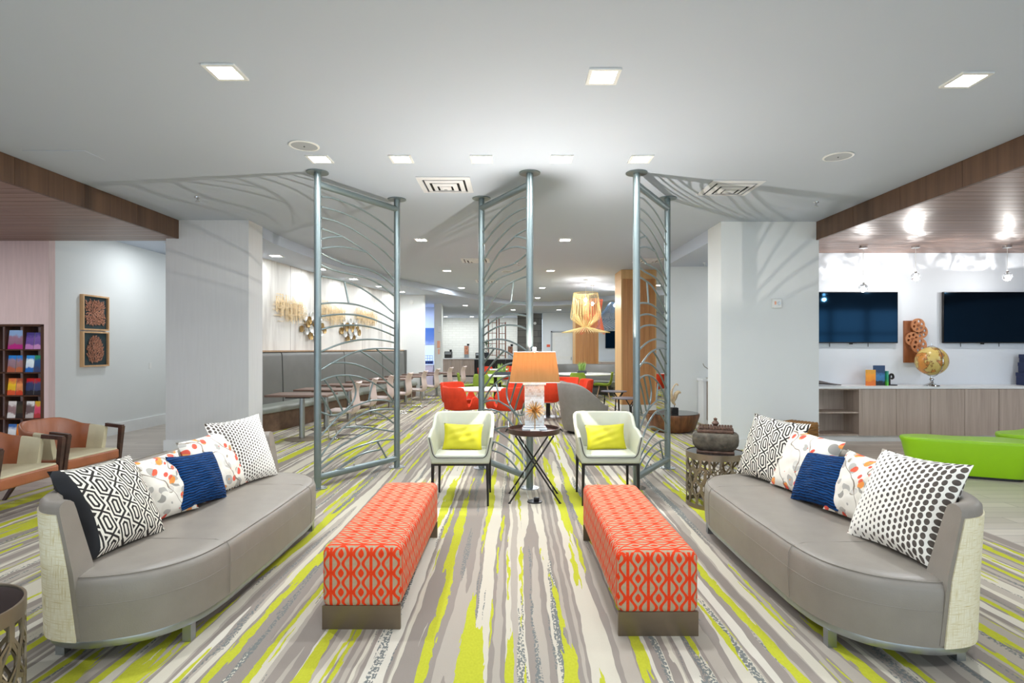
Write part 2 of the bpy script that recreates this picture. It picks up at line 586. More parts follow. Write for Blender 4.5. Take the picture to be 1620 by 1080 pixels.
def m_floral(name, seed):
    t = NT(name, 0.85, spec=0.2)
    u, v, _ = t.sep(t.uv())
    mm = lambda a, b: t.math('MULTIPLY', a, b)
    base = t.mix(t.noise(t.comb(u, v, seed), 5, 2), C(240, 234, 222), C(226, 220, 206))
    for i, (sc, rot, thr, cols) in enumerate((
            (4.6, 0.5, 0.42, [C(208, 204, 194), C(176, 172, 164), C(226, 220, 206), C(150, 146, 138)]),
            (5.8, -0.6, 0.40, [C(110, 102, 94), C(170, 150, 96), C(232, 92, 58), C(226, 70, 44), C(240, 150, 60), C(150, 140, 120), C(206, 200, 190)]))):
        c, s = math.cos(rot), math.sin(rot)
        ru = t.math('ADD', mm(u, c), mm(v, s)); rv = t.math('SUBTRACT', mm(v, c), mm(u, s))
        vo = t.node('ShaderNodeTexVoronoi'); vo.voronoi_dimensions = '3D'
        vo.inputs['Scale'].default_value = sc; vo.inputs['Randomness'].default_value = 0.75
        t.put(vo.inputs['Vector'], t.comb(mm(ru, 1.35), mm(rv, 0.95), seed + i * 3.3))
        m = t.math('LESS_THAN', vo.outputs['Distance'], thr)
        big = t.noise(t.comb(u, v, seed + 5 + i), 3.0, 1)
        cr, cg, cb = t.sep(vo.outputs['Color'])
        pick = t.math('ADD', mm(cr, 0.3), mm(big, 0.72))
        st = [(0.18 + 0.64 * q / len(cols), k) for q, k in enumerate(cols)]
        cc = t.ramp(pick, st, 'CONSTANT')
        keep = t.math('GREATER_THAN', t.math('ADD', cg, big), 0.62)
        base = t.mix(mm(mm(m, keep), 0.92), base, cc)
    w = t.noise(t.comb(mm(u, 2), mm(v, 2), seed), 1.5, 1)
    st = t.math('ABSOLUTE', t.math('SUBTRACT', t.math('FRACT', t.math('ADD', t.math('ADD', mm(u, 2.4), mm(v, 1.4)), mm(w, 1.6))), 0.5))
    base = t.mix(t.math('LESS_THAN', st, 0.025), base, C(140, 126, 110))
    t.color(base)
    t.bump(t.noise(t.uv(), 160, 1), 0.12, 0.003)
    return t.m


def m_blue():
    t = NT('blue_ribbed_velvet', 0.7, spec=0.15)
    u, v, _ = t.sep(t.uv())
    mm = lambda a, b: t.math('MULTIPLY', a, b)
    n = t.noise(t.comb(mm(u, 9), mm(v, 14)), 1, 2)
    w = t.math('SINE', t.math('ADD', mm(v, 130), mm(n, 9)))
    h = t.math('ADD', mm(w, 0.5), 0.5)
    t.color(t.ramp(h, [(0.0, C(2, 28, 62)), (1.0, C(4, 64, 120))]))
    t.bump(h, 0.6, 0.006)
    return t.m


def m_mosaic():
    t = NT('shell_mosaic', 0.2)
    x, y, z = t.sep(t.obj())
    br = t.node('ShaderNodeTexBrick')
    t.put(br.inputs['Vector'], t.comb(x, z))
    for k, v in (('Scale', 1.0), ('Mortar Size', 0.001), ('Brick Width', 0.022), ('Row Height', 0.02), ('Bias', -0.45)):
        br.inputs[k].default_value = v
    br.inputs['Color1'].default_value = (*C(232, 236, 236), 1)
    br.inputs['Color2'].default_value = (*C(176, 152, 128), 1)
    br.inputs['Mortar'].default_value = (*C(200, 205, 205), 1)
    t.color(br.outputs[0])
    return t.m


def m_globe():
    t = NT('old_globe_map', 0.3)
    n = t.noise(t.obj(), 5.5, 5, 0.6)
    t.color(t.ramp(n, [(0.0, C(226, 206, 140)), (0.49, C(214, 190, 110)), (0.52, C(120, 72, 36)), (0.54, C(206, 140, 70)), (0.7, C(226, 150, 60))]))
    return t.m


def m_slats():
    t = NT('sofa_back_weave', 0.8, spec=0.2)
    x, y, z = t.sep(t.obj())
    mm = lambda a, b: t.math('MULTIPLY', a, b)
    s = t.math('ADD', x, y)
    a = t.noise(t.comb(mm(s, 160), mm(z, 12)), 1, 3); b = t.noise(t.comb(mm(s, 14), mm(z, 160), 5), 1, 3)
    k = t.math('MAXIMUM', a, b)
    t.color(t.ramp(k, [(0.45, C(236, 228, 204)), (0.62, C(224, 212, 176)), (0.78, C(200, 180, 120))]))
    t.bump(k, 0.2, 0.003)
    return t.m


def m_shade():
    t = NT('amber_shade', 0.7, spec=0.2)
    x, y, z = t.sep(t.obj())
    n = t.noise(t.comb(t.math('MULTIPLY', x, 60), t.math('MULTIPLY', y, 60), t.math('MULTIPLY', z, 4)), 1, 2)
    c = t.mix(n, C(176, 128, 76), C(192, 144, 92))
    t.color(c)
    tr = t.node('ShaderNodeBsdfTranslucent')
    t.put(tr.inputs['Color'], c)
    mx = t.node('ShaderNodeMixShader'); mx.inputs[0].default_value = 0.16
    t.t.links.new(t.b.outputs[0], mx.inputs[1]); t.t.links.new(tr.outputs[0], mx.inputs[2])
    t.t.links.new(mx.outputs[0], t.t.nodes['Material Output'].inputs[0])
    return t.m


def m_sea():
    t = NT('seascape_print', 0.4)
    x, y, z = t.sep(t.obj())
    h = t.math('ADD', t.math('MULTIPLY', z, 0.9), t.math('MULTIPLY', t.noise(t.obj(), 4, 3), 0.3))
    t.color(t.ramp(h, [(0.0, C(90, 100, 130)), (0.35, C(170, 180, 200)), (0.5, C(100, 124, 160)), (0.9, C(70, 110, 160))]))
    return t.m


def m_cover(name, top, mid, low, seed):
    t = NT(name, 0.35)
    x, y, z = t.sep(t.obj())
    n = t.noise(t.comb(t.math('MULTIPLY', x, 14), seed, t.math('MULTIPLY', z, 14)), 1, 3)
    h = t.math('ADD', t.math('MULTIPLY', z, 3.6), t.math('MULTIPLY', t.math('SUBTRACT', n, 0.5), 0.5))
    t.color(t.ramp(h, [(0.0, low), (0.22, low), (0.3, mid), (0.62, tuple(min(1, c * 1.25) for c in mid)), (0.78, top), (1.0, top)]))
    return t.m


M['carpet'] = m_carpet(); M['floor'] = m_floor(); M['whitewash'] = m_whitewash()
M['whitebrick'] = m_brickpaint('white_painted_brick', C(238, 238, 230), C(232, 232, 224), 0.4, 0.13, C(222, 222, 212))
M['stonewall'] = m_brickpaint('grey_stone_wall', C(118, 116, 110), C(96, 95, 90), 1.2, 0.3, C(70, 70, 66))
M['bench'] = m_bench(); M['geo'] = m_geo('maze_weave'); M['geo_edge'] = m_geo('maze_weave_black_side', True)
M['dots_a'] = m_dots('graded_dots', False); M['dots_b'] = m_dots('graded_dots_large', True)
M['floral_a'] = m_floral('leaf_print_warm', 1.0); M['floral_b'] = m_floral('leaf_print_grey', 6.0)
M['blue'] = m_blue(); M['mosaic'] = m_mosaic(); M['globe'] = m_globe(); M['weave'] = m_slats(); M['shade'] = m_shade(); M['sea'] = m_sea()

# ------------------------------------------------------------------ the shell of the place
H = 3.4; HS = 3.23
struct('floor', MB().box(-11, 16, -4, 33, -0.1, 0.0), M['floor'])
struct('carpet', MB().prism([(-5.1, -4), (3.87, -4), (3.87, 11.35), (8.0, 11.35), (8.0, 25.5), (-5.1, 25.5)], 0.0, 0.004), M['carpet'])
struct('ceiling', MB().box(-11, 16, -4, 33, H, H + 0.1), M['ceiling'])

# curved dining wall and the lowered soffit in front of it
WALL = catmull([(-5.3, 9.0), (-4.95, 9.9), (-4.72, 10.9), (-4.6, 12), (-4.45, 13.2), (-4.25, 14.6), (-3.95, 16.2), (-3.6, 17.8)], 6)


def wall_at(yy):
    for a, b in zip(WALL, WALL[1:]):
        if a[1] <= yy <= b[1]:
            t = (yy - a[1]) / (b[1] - a[1])
            d = Vector((b[0] - a[0], b[1] - a[1])).normalized()
            return a[0] + (b[0] - a[0]) * t, d
    return WALL[-1][0], Vector((0.2, 0.98))


mb = MB(); sweep(mb, WALL, lambda i, t: [(0, 0), (0, H), (0.12, H), (0.12, 0)])
struct('wall_dining_curved', mb, M['whitewash'])
FAS = catmull([(-3.9, 8.66), (-3.9, 9.7), (-3.6, 12.5), (-3.05, 15), (-2.16, 17.2), (-1.35, 19.2), (0.0, 21.6), (1.3, 22.3), (2.4, 21.4), (3.6, 19.6), (5.0, 17.6), (8.0, 15.5)], 5)
struct('ceiling_soffit', MB().prism([p[:2] for p in FAS] + [(8.0, 32.5), (-8, 32.5), (-8, 20), (-5.6, 17), (-5.6, 8.66)], HS, H - 0.001), M['ceiling'])
struct('wall_pier_left', MB().box(-5.12, -3.9, 8.2, 8.65, 0, H), M['wall_linen'])
struct('wall_corridor_right', MB().box(-5.4, -5.12, 8.64, 14.0, 0, H), M['wall'])
struct('wall_corridor_left', MB().box(-7.2, -7.0, 8.5, 14.0, 0, H), M['wall'])
struct('wall_corridor_end', MB().box(-7.2, -5.1, 14.0, 14.2, 0, H), M['wall'])
mb = MB().box(-11, -7.0, 8.38, 8.5, 1.875, H).box(-7.07, -7.0, 8.38, 8.5, 0, 1.875).box(-11, -8.3, 8.38, 8.5, 0, 1.875).box(-8.4, -7.21, 8.72, 8.8, 0, 1.9).box(-7.21, -7.07, 8.66, 8.7, 0, 1.9)
struct('wall_left_rose', mb, M['wall_pink'])
struct('wall_left', MB().box(-11.1, -11, -4, 8.5, 0, H), M['wall_pink'])
struct('wall_pier_right', MB().box(3.1, 4.56, 8.3, 8.86, 0, H), M['wall'])
struct('wall_alcove', MB().box(3.16, 6.5, 11.4, 11.6, 0, H), M['wall'])
struct('wall_alcove_right', MB().box(6.4, 6.5, 9.5, 11.4, 0, H), M['wall'])
struct('ceiling_alcove', MB().box(3.1, 6.5, 8.86, 11.4, 3.19, H - 0.001), M['ceiling'])
struct('wall_right', MB().box(4.3, 16, 9.45, 9.6, 0, H), M['wall_cool'])
struct('wall_right_end', MB().box(16, 16.1, -4, 9.6, 0, H), M['wall_cool'])
# far end of the dining room
struct('wall_far_return', MB().box(-3.75, -2.84, 17.8, 17.95, 0, H), M['wall'])
struct('wall_far_return_side', MB().box(-3.75, -3.6, 17.95, 21.3, 0, H), M['wall'])
struct('wall_far_pillar', MB().prism([(-3.03, 21.3), (-2.74, 21.3), (-2.93, 23.2), (-3.04, 23.2)], 0, H), M['wall'])
struct('wall_far_lobby_side', MB().box(-4.2, -3.98, 23.2, 31.0, 0, H), M['wall'])
struct('wall_far_lobby', MB().box(-8, -3.05, 23.0, 23.2, 0, H), M['wall_cool'])
struct('wall_far_brick', MB().box(-4.2, 0.5, 31.0, 31.2, 0, H), M['whitebrick'])
struct('wall_far_stone', MB().box(0.2, 1.4, 27.0, 27.2, 0, H), M['stonewall'])
struct('wall_far', MB().box(1.4, 8.0, 26.6, 26.8, 0, H), M['wall_cool'])
struct('wall_far_side', MB().box(0.2, 0.4, 27.2, 31, 0, H), M['wall'])
struct('wall_far_right', MB().box(8.0, 8.1, 11.4, 26.8, 0, H), M['wall'])
struct('wall_far_left', MB().box(-8.1, -8.0, 17, 23.2, 0, H), M['wall_cool'])
# glazed front behind the camera: sill, head and mullions with open daylight between them
mb = MB().box(-11, 16, -4.15, -4, 0, 0.35).box(-11, 16, -4.15, -4, 3.1, H)
x = -11
while x < 16.1:
    mb.box(x - 0.06, x + 0.06, -4.15, -4, 0.35, 3.1); x += 1.5
mb.box(-11, 16, -4.12, -4.03, 2.1, 2.18)
struct('window_1', mb, M['steel'])


def baseboard(name, boxes):
    mb = MB()
    for b in boxes: mb.box(*b)
    struct(name, mb, M['base'])


baseboard('baseboard_left', [(-5.14, -3.88, 8.17, 8.2, 0, 0.16), (-3.9, -3.87, 8.17, 8.65, 0, 0.16)])
baseboard('baseboard_corridor', [(-7.0, -6.97, 8.38, 14, 0, 0.2)])
baseboard('baseboard_right', [(3.08, 4.58, 8.27, 8.3, 0, 0.16), (3.07, 3.1, 8.27, 8.86, 0, 0.16), (4.56, 4.59, 8.27, 8.86, 0, 0.16)])
baseboard('baseboard_alcove', [(3.16, 6.4, 11.375, 11.4, 0, 0.15), (3.135, 3.16, 11.375, 11.6, 0, 0.15)])
baseboard('baseboard_far', [(-3.6, -2.84, 17.77, 17.8, 0, 0.15), (1.4, 8.0, 26.57, 26.6, 0, 0.15)])

# timber beams and the boarded timber ceilings at both sides
ZP = 3.13


def beam(name, x0, x1, y1, lab):
    n = 0; o = None
    core = struct(name, MB().box(x0 + 0.012, x1 - 0.012, -4, y1 - 0.012, ZP, H - 0.002), M['beam'])
    me = None; y = y1
    while y > -0.5:
        if me is None:
            p = MB().box(x0, x1, -0.898, -0.002, ZP - 0.004, H - 0.003).build('panel', M['beam'], core); me = p.data
        else:
            p = link('panel', me, None, core)
        p.location = (0, y, 0); y -= 0.9


def planks(name, x0, x1, y1):
    core = struct(name, MB().box(x0, x1, -4, y1, ZP + 0.02, ZP + 0.06), M['beam'])
    me = None; y = y1; w = 0.16; k = 0; L = (x1 - x0) / 3
    while y > 2.6:
        for s in range(4):
            a = x0 + (s - (0.5 if k % 2 else 0.0)) * L; b = a + L
            a = max(a, x0); b = min(b, x1)
            if b - a < 0.2: continue
            p = MB().box(a + 0.003, b - 0.003, y - w + 0.004, y - 0.004, ZP, ZP + 0.021).build('plank', M['plank'], core, smooth=False)
        y -= w; k += 1


planks('ceiling_left', -11, -4.97, 8.38)
planks('ceiling_right', 4.57, 16, 9.45)
beam('trim_1', -4.97, -4.93, 8.2, 'left')
beam('trim_2', 4.52, 4.56, 8.3, 'right')

# ------------------------------------------------------------------ ceiling lamps, vents, speakers, sprinklers
def area_light(name, loc, w, size, parent=None, color=(0.90, 0.95, 1.0), rot=(0, 0, 0), spread=PI):
    d = bpy.data.lights.new(name, 'AREA')
    d.energy = w; d.shape = 'DISK'; d.size = size; d.color = color; d.spread = spread
    o = bpy.data.objects.new(name, d); COL.objects.link(o)
    o.location = loc; o.rotation_euler = rot
    if parent: o.parent = parent
    return o


def point_light(name, loc, w, r, parent=None, color=(1, 0.9, 0.75)):
    d = bpy.data.lights.new(name, 'POINT')
    d.energy = w; d.shadow_soft_size = r; d.color = color
    o = bpy.data.objects.new(name, d); COL.objects.link(o)
    o.location = loc
    if parent: o.parent = parent
    return o


def downlight(x, y, z, label, w=DOWN_W, sq=True, s=0.085):
    t = thing('ceiling_lamp', label, 'lamp', (x, y, z), 0, 'recessed ceiling lamps')
    if 'tr' not in LM:
        mb = MB()
        for a, b, c, d in ((-0.11, 0.11, -0.11, -0.085), (-0.11, 0.11, 0.085, 0.11), (-0.11, -0.085, -0.085, 0.085), (0.085, 0.11, -0.085, 0.085)):
            mb.box(a, b, c, d, -0.012, 0.0)
        LM['tr'] = mb.build('trim_ring', M['white_plastic'], t).data
        LM['ln'] = MB().rbox(-0.083, 0.083, -0.083, 0.083, -0.007, 0.0, 0.003, 1).build('lens', M['lamp_on'], t).data
    else:
        link('trim_ring', LM['tr'], None, t); link('lens', LM['ln'], None, t)
    area_light('lamp_light', (0, 0, -0.02), w, 0.15, t)
    return t


LM = {}
for x, y, l in ((-1.97, 3.81, 'large square ceiling lamp nearest the left timber beam'), (0.625, 3.87, 'large square ceiling lamp above the middle of the lounge'),
                (3.19, 3.92, 'large square ceiling lamp nearest the right timber beam')):
    o = downlight(x, y, H, l, DOWN_W * 1.25); o.scale = (1.0, 1.0, 1)
for i, (x, w) in enumerate(zip((-1.93, -1.116, -0.315, 0.48, 1.27), ('first', 'second', 'third', 'fourth', 'fifth'))):
    downlight(x, 5.55, H, w + ' from the left of five ceiling lamps in front of the metal screens', DOWN_W * 0.6)
for x, s in ((-1.6, 'left'), (0.9, 'right')):
    for y, w in ((9.66, 'nearest'), (13.45, 'second'), (17.2, 'third'), (20.6, 'farthest')):
        downlight(x, y, H, w + ' ceiling lamp of the ' + s + ' row above the dining tables', DOWN_W * 2.0)
for i, (y, w) in enumerate(((10.3, 'nearest'), (12.0, 'second'), (13.7, 'third'), (15.3, 'fourth'), (16.8, 'fifth'))):
    xx, d = wall_at(y)
    downlight(xx + 0.45, y, HS, w + ' soffit lamp along the whitewashed banquette wall', DOWN_W * 0.36)
for x, y, l in ((-1.9, 22.0, 'soffit lamp in front of the coffee counter'), (-3.6, 29.6, 'wall-wash lamp above the beige coffee cabinets, left'),
                (-2.2, 29.6, 'wall-wash lamp above the beige coffee cabinets, right'), (-0.6, 29.6, 'wall-wash lamp above the black bar'), (0.0, 24.5, 'soffit lamp in front of the stone wall')):
    downlight(x, y, HS, l, DOWN_W * 0.8)
for x, y, l in ((4.3, 16.5, 'ceiling lamp right of the near wood column'), (2.0, 24.4, 'soffit lamp in front of the white far door'), (5.5, 23.0, 'soffit lamp right of the far wood column')):
    downlight(x, y, HS if y > 20 else H, l, DOWN_W * 1.2)
for x, y, l in ((-6.1, 10.0, 'ceiling lamp in the corridor beside the framed pictures'), (-6.1, 12.6, 'ceiling lamp at the corridor end')):
    downlight(x, y, H, l, DOWN_W * 0.62)
downlight(4.6, 10.2, 3.19, 'ceiling lamp inside the alcove', DOWN_W * 0.3)
for x, y, z, w, l in ((-7.6, 6.4, ZP, 1.0, 'unseen added lamp in the left timber ceiling'), (-7.6, 3.2, ZP, 1.0, 'ceiling lamp in the left timber ceiling nearer the windows, added out of view'),  # left timber-ceiling pair added out of view to brighten that side
                      (8.2, 5.6, ZP, 1.6, 'unseen added lamp in the right timber ceiling'), (8.2, 2.4, ZP, 1.6, 'ceiling lamp in the right timber ceiling nearer the windows, added out of view'),  # right timber-ceiling pair likewise unseen, put in for more light there
                      (-1.97, 0.4, H, 1.0, 'ceiling lamp above the viewer, left'), (0.62, 0.4, H, 1.0, 'ceiling lamp above the viewer, middle'), (3.19, 0.4, H, 1.0, 'ceiling lamp above the viewer, right')):
    downlight(x, y, z, l, DOWN_W * w)
area_light('added_lobby_light', (-4.6, 21.2, 3.15), 160, 0.8, None, (0.5, 0.6, 1.0))  # unseen bluish light put inside the lobby to tint it, no fixture


def vent(x, y, label, z=H, s=0.6):
    t = thing('air_vent', label, 'vent', (x, y, z), 0, 'square ceiling air vents')
    h = s / 2
    MB().box(-h * 0.8, h * 0.8, -h * 0.8, h * 0.8, -0.004, 0).build('duct_opening', M['duct'], t)
    r = [h, h * 0.72, h * 0.46, h * 0.22]
    for i, q in enumerate(r):
        mb = MB(); w = h * 0.16 if i else h * 0.2
        L = []
        for k in range(4):
            a = PI / 4 + k * PI / 2
            d = Vector((math.cos(a), math.sin(a), 0)) * math.sqrt(2)
            L.append([tuple(d * q + Vector((0, 0, -0.003 - 0.012 * i))), tuple(d * (q - w) + Vector((0, 0, -0.014 - 0.014 * i))),
                      tuple(d * (q - w) + Vector((0, 0, -0.020 - 0.014 * i))), tuple(d * q + Vector((0, 0, -0.010 - 0.012 * i)))])
        mb.loops(L, True)
        mb.build('louvre', M['vent'], t)
    return t


vent(-0.78, 6.43, 'square white air vent between the left and middle metal screens')
vent(2.55, 6.56, 'square white air vent beyond the right metal screen, in its shadow')
vent(-0.81, 11.9, 'square air vent in the dining ceiling, behind the middle screen')
vent(-0.75, 15.5, 'square air vent farther down the dining ceiling')
vent(2.9, 11.9, 'square air vent in front of the wood column')
mb = MB().rbox(-0.3, 0.3, -0.13, 0.13, -0.006, 0, 0.002, 1)
tag(mb.build('access_panel', M['ceiling']), 'flat white access panel in the ceiling by the left beam', 'panel').location = (-4.4, 5.45, H)
for x, y, l in ((-1.95, 5.19, 'round ceiling speaker beside the leftmost lamp of five'), (3.2, 5.48, 'round ceiling speaker toward the right timber beam'), (-0.15, 13.6, 'round ceiling speaker above the dining tables')):
    t = thing('ceiling_speaker', l, 'speaker', (x, y, H), 0, 'round ceiling speakers')
    MB().lathe([(0.135, 0), (0.138, -0.008), (0.12, -0.012), (0.118, -0.006)], 28).build('rim', M['white_plastic'], t)
    g = MB().lathe([(0.119, -0.004), (0.119, -0.008), (0.0, -0.011)], 28).build('grille', M['grille'], t)
    MB().lathe([(0.008, -0.010), (0.006, -0.016), (0, -0.016)], 10).build('badge', M['black'], g)
for x, y, z, l in ((-3.95, 6.96, H, 'small sprinkler head near the left beam'), (3.92, 7.2, H, 'small sprinkler head near the right beam'),
                   (0.12, 12.3, H, 'small sprinkler head above the dining tables'), (3.75, 10.9, 3.19, 'small sprinkler head in the alcove')):
    t = thing('sprinkler', l, 'sprinkler', (x, y, z), 0, 'ceiling sprinklers')
    MB().lathe([(0.035, 0), (0.033, -0.008), (0.012, -0.012), (0.01, -0.04), (0, -0.04)], 14).build('escutcheon', M['chrome'], t)
    MB().lathe([(0, -0.052), (0.028, -0.052), (0.028, -0.056), (0, -0.056)], 14).build('deflector', M['chrome'], t)
    MB().box(-0.012, -0.008, -0.003, 0.003, -0.053, -0.038).box(0.008, 0.012, -0.003, 0.003, -0.053, -0.038).build('arms', M['chrome'], t)

# ------------------------------------------------------------------ metal leaf screens
RODS = [
[(0.042,3.147),(0.188,3.169),(0.353,3.158),(0.528,3.131),(0.713,3.078),(0.843,3.024),(0.951,2.968)],
[(0.042,3.035),(0.188,3.039),(0.353,3.025),(0.528,2.987),(0.713,2.925),(0.843,2.868),(0.951,2.809)],
[(0.042,2.919),(0.188,2.92),(0.353,2.891),(0.528,2.833),(0.713,2.755),(0.843,2.683),(0.951,2.608)],
[(0.042,2.802),(0.156,2.788),(0.275,2.767),(0.41,2.721),(0.576,2.65),(0.675,2.589),(0.777,2.519),(0.856,2.456),(0.951,2.376)],
[(0.042,2.689),(0.146,2.731),(0.281,2.768)],
[(0.042,2.585),(0.135,2.618),(0.275,2.649),(0.41,2.656),(0.582,2.648)],
[(0.042,2.536),(0.156,2.498),(0.264,2.475),(0.275,2.464),(0.41,2.454),(0.552,2.452),(0.675,2.432),(0.791,2.389),(0.883,2.338),(0.951,2.291)],
[(0.037,2.412),(0.146,2.38),(0.275,2.364),(0.41,2.357),(0.552,2.344),(0.675,2.316),(0.777,2.274),(0.87,2.225),(0.951,2.173)],
[(0.042,2.288),(0.167,2.28),(0.308,2.262),(0.468,2.229),(0.625,2.158),(0.777,2.071),(0.951,1.946)],
[(0.303,2.262),(0.353,2.028)],
[(0.037,1.989),(0.156,2.01),(0.319,2.019),(0.48,2.01),(0.65,1.97),(0.817,1.914),(0.951,1.852)],
[(0.037,1.853),(0.167,1.879),(0.319,1.895),(0.48,1.892),(0.65,1.863),(0.817,1.81),(0.951,1.761)],
[(0.037,1.709),(0.167,1.749),(0.319,1.77),(0.48,1.777),(0.65,1.76),(0.817,1.717),(0.951,1.669)],
[(0.037,1.473),(0.188,1.535),(0.342,1.582),(0.504,1.61),(0.675,1.617),(0.843,1.603),(0.951,1.581)],
[(0.032,1.275),(0.133,1.333),(0.245,1.388),(0.362,1.442),(0.483,1.478),(0.601,1.498),(0.713,1.507),(0.82,1.51),(0.951,1.503)],
[(0.713,1.498),(0.83,1.412),(0.951,1.32)],
[(0.501,1.474),(0.638,1.397),(0.791,1.291),(0.946,1.176)],
[(0.145,1.344),(0.204,1.348),(0.311,1.343),(0.422,1.324),(0.528,1.29),(0.647,1.237),(0.771,1.163),(0.87,1.08),(0.946,1.017)],
[(0.032,1.157),(0.133,1.19),(0.237,1.204),(0.353,1.198),(0.474,1.175),(0.591,1.131),(0.713,1.064),(0.83,0.978),(0.946,0.849)],
[(0.032,0.998),(0.094,0.901),(0.152,0.786)],
[(0.074,1.162),(0.156,1.049),(0.229,0.918),(0.278,0.806)],
[(0.208,1.193),(0.27,1.087),(0.328,0.963),(0.379,0.862)],
[(0.362,1.193),(0.413,1.11),(0.439,1.026),(0.43,0.946),(0.396,0.884),(0.345,0.834),(0.286,0.793),(0.22,0.769),(0.156,0.77),(0.094,0.789),(0.032,0.82)],
[(0.661,1.093),(0.628,0.995),(0.605,0.879)],
[(0.946,0.827),(0.84,0.864),(0.732,0.879),(0.619,0.882),(0.51,0.86),(0.387,0.829),(0.286,0.777),(0.22,0.738),(0.129,0.655),(0.033,0.563)],
[(0.033,0.341),(0.103,0.426),(0.189,0.528),(0.277,0.607),(0.387,0.678),(0.491,0.726),(0.589,0.754),(0.69,0.764),(0.794,0.761),(0.946,0.743)],
[(0.639,0.747),(0.741,0.712),(0.848,0.651),(0.946,0.571)],
[(0.033,0.267),(0.129,0.337),(0.242,0.4),(0.396,0.466),(0.529,0.501),(0.679,0.532)],
[(0.277,0.611),(0.396,0.605),(0.529,0.586),(0.679,0.541),(0.805,0.507),(0.946,0.464)],
[(0.033,0.201),(0.129,0.254),(0.242,0.306),(0.396,0.348),(0.529,0.371),(0.669,0.382),(0.794,0.383),(0.946,0.366)],
[(0.721,0.377),(0.783,0.268),(0.848,0.152)],
[(0.215,0.15),(0.304,0.198),(0.433,0.248),(0.569,0.274),(0.762,0.272)],
]


def screen(near, far, label):
    d = Vector((far[0] - near[0], far[1] - near[1]))
    L = d.length
    t = thing('metal_screen', label, 'screen', (near[0], near[1], 0), math.atan2(d.y, d.x), 'silver leaf-pattern room divider screens')
    for x in (0, L):
        MB().lathe([(0, 0), (0.0375, 0), (0.0375, H), (0, H)], 20, (x, 0, 0)).build('post', M['screen_steel'], t)
        MB().lathe([(0, 0.004), (0.1, 0.004), (0.1, 0.012), (0, 0.012)], 24, (x, 0, 0)).build('base_plate', M['steel'], t)
        MB().lathe([(0, H - 0.012), (0.115, H - 0.012), (0.115, H - 0.002), (0, H - 0.002)], 28, (x, 0, 0)).build('ceiling_plate', M['screen_steel'], t)
        for k in range(4):
            a = PI / 4 + k * PI / 2
            MB().lathe([(0.009, 0.012), (0.009, 0.019), (0, 0.019)], 6, (x + 0.075 * math.cos(a), 0.075 * math.sin(a), 0)).build('bolt', M['chrome'], t)
    MB().tube([(0, 0, 3.27), (L, 0, 3.27)], 0.037, 14).build('top_rail', M['screen_steel'], t)
    MB().tube([(0, 0, 0.12), (L, 0, 0.12)], 0.037, 14).build('bottom_rail', M['screen_steel'], t)
    for k, x in enumerate((0.06, 0.42, 0.75)):
        MB().tube([(x * L, 0, 0.155), (x * L, 0, 0.175)], 0.011, 8).build('stud', M['chrome'], t)
    for r in RODS:
        p = catmull([(s * L, 0, h) for s, h in r], 4) if len(r) > 2 else [(s * L, 0, h) for s, h in r]
        MB().tube(p, 0.0105, 8).build('rod', M['screen_steel'], t)
    return t


screen((-2.10, 5.97), (-1.474, 7.05), 'left silver leaf-pattern metal screen, in front of the banquette')
screen((0.177, 5.99), (-0.40, 7.0), 'middle silver leaf-pattern metal screen, behind the tray table')
screen((1.327, 5.99), (1.94, 7.0), 'right silver leaf-pattern metal screen, in front of the wood column')

# ------------------------------------------------------------------ sofas
half = [(0.42, 0.0), (0.415, 0.35), (0.41, 0.62), (0.37, 0.85), (0.25, 1.02), (0.09, 1.10), (-0.06, 1.12), (-0.23, 1.06), (-0.35, 0.86), (-0.42, 0.42)]
ring = half + [(-0.435, 0.0)] + [(x, -y) for x, y in reversed(half[1:])]
SOFA = catmull([(x, y, 0) for x, y in ring], 8, True)
SOFA = [p[:2] for p in SOFA]                       # counter-clockwise: left normal points inward


def offset_loop(pts, d, z):
    N = normals2d(pts, True)
    return [(p[0] + n[0] * d, p[1] + n[1] * d, z) for p, n in zip(pts, N)]


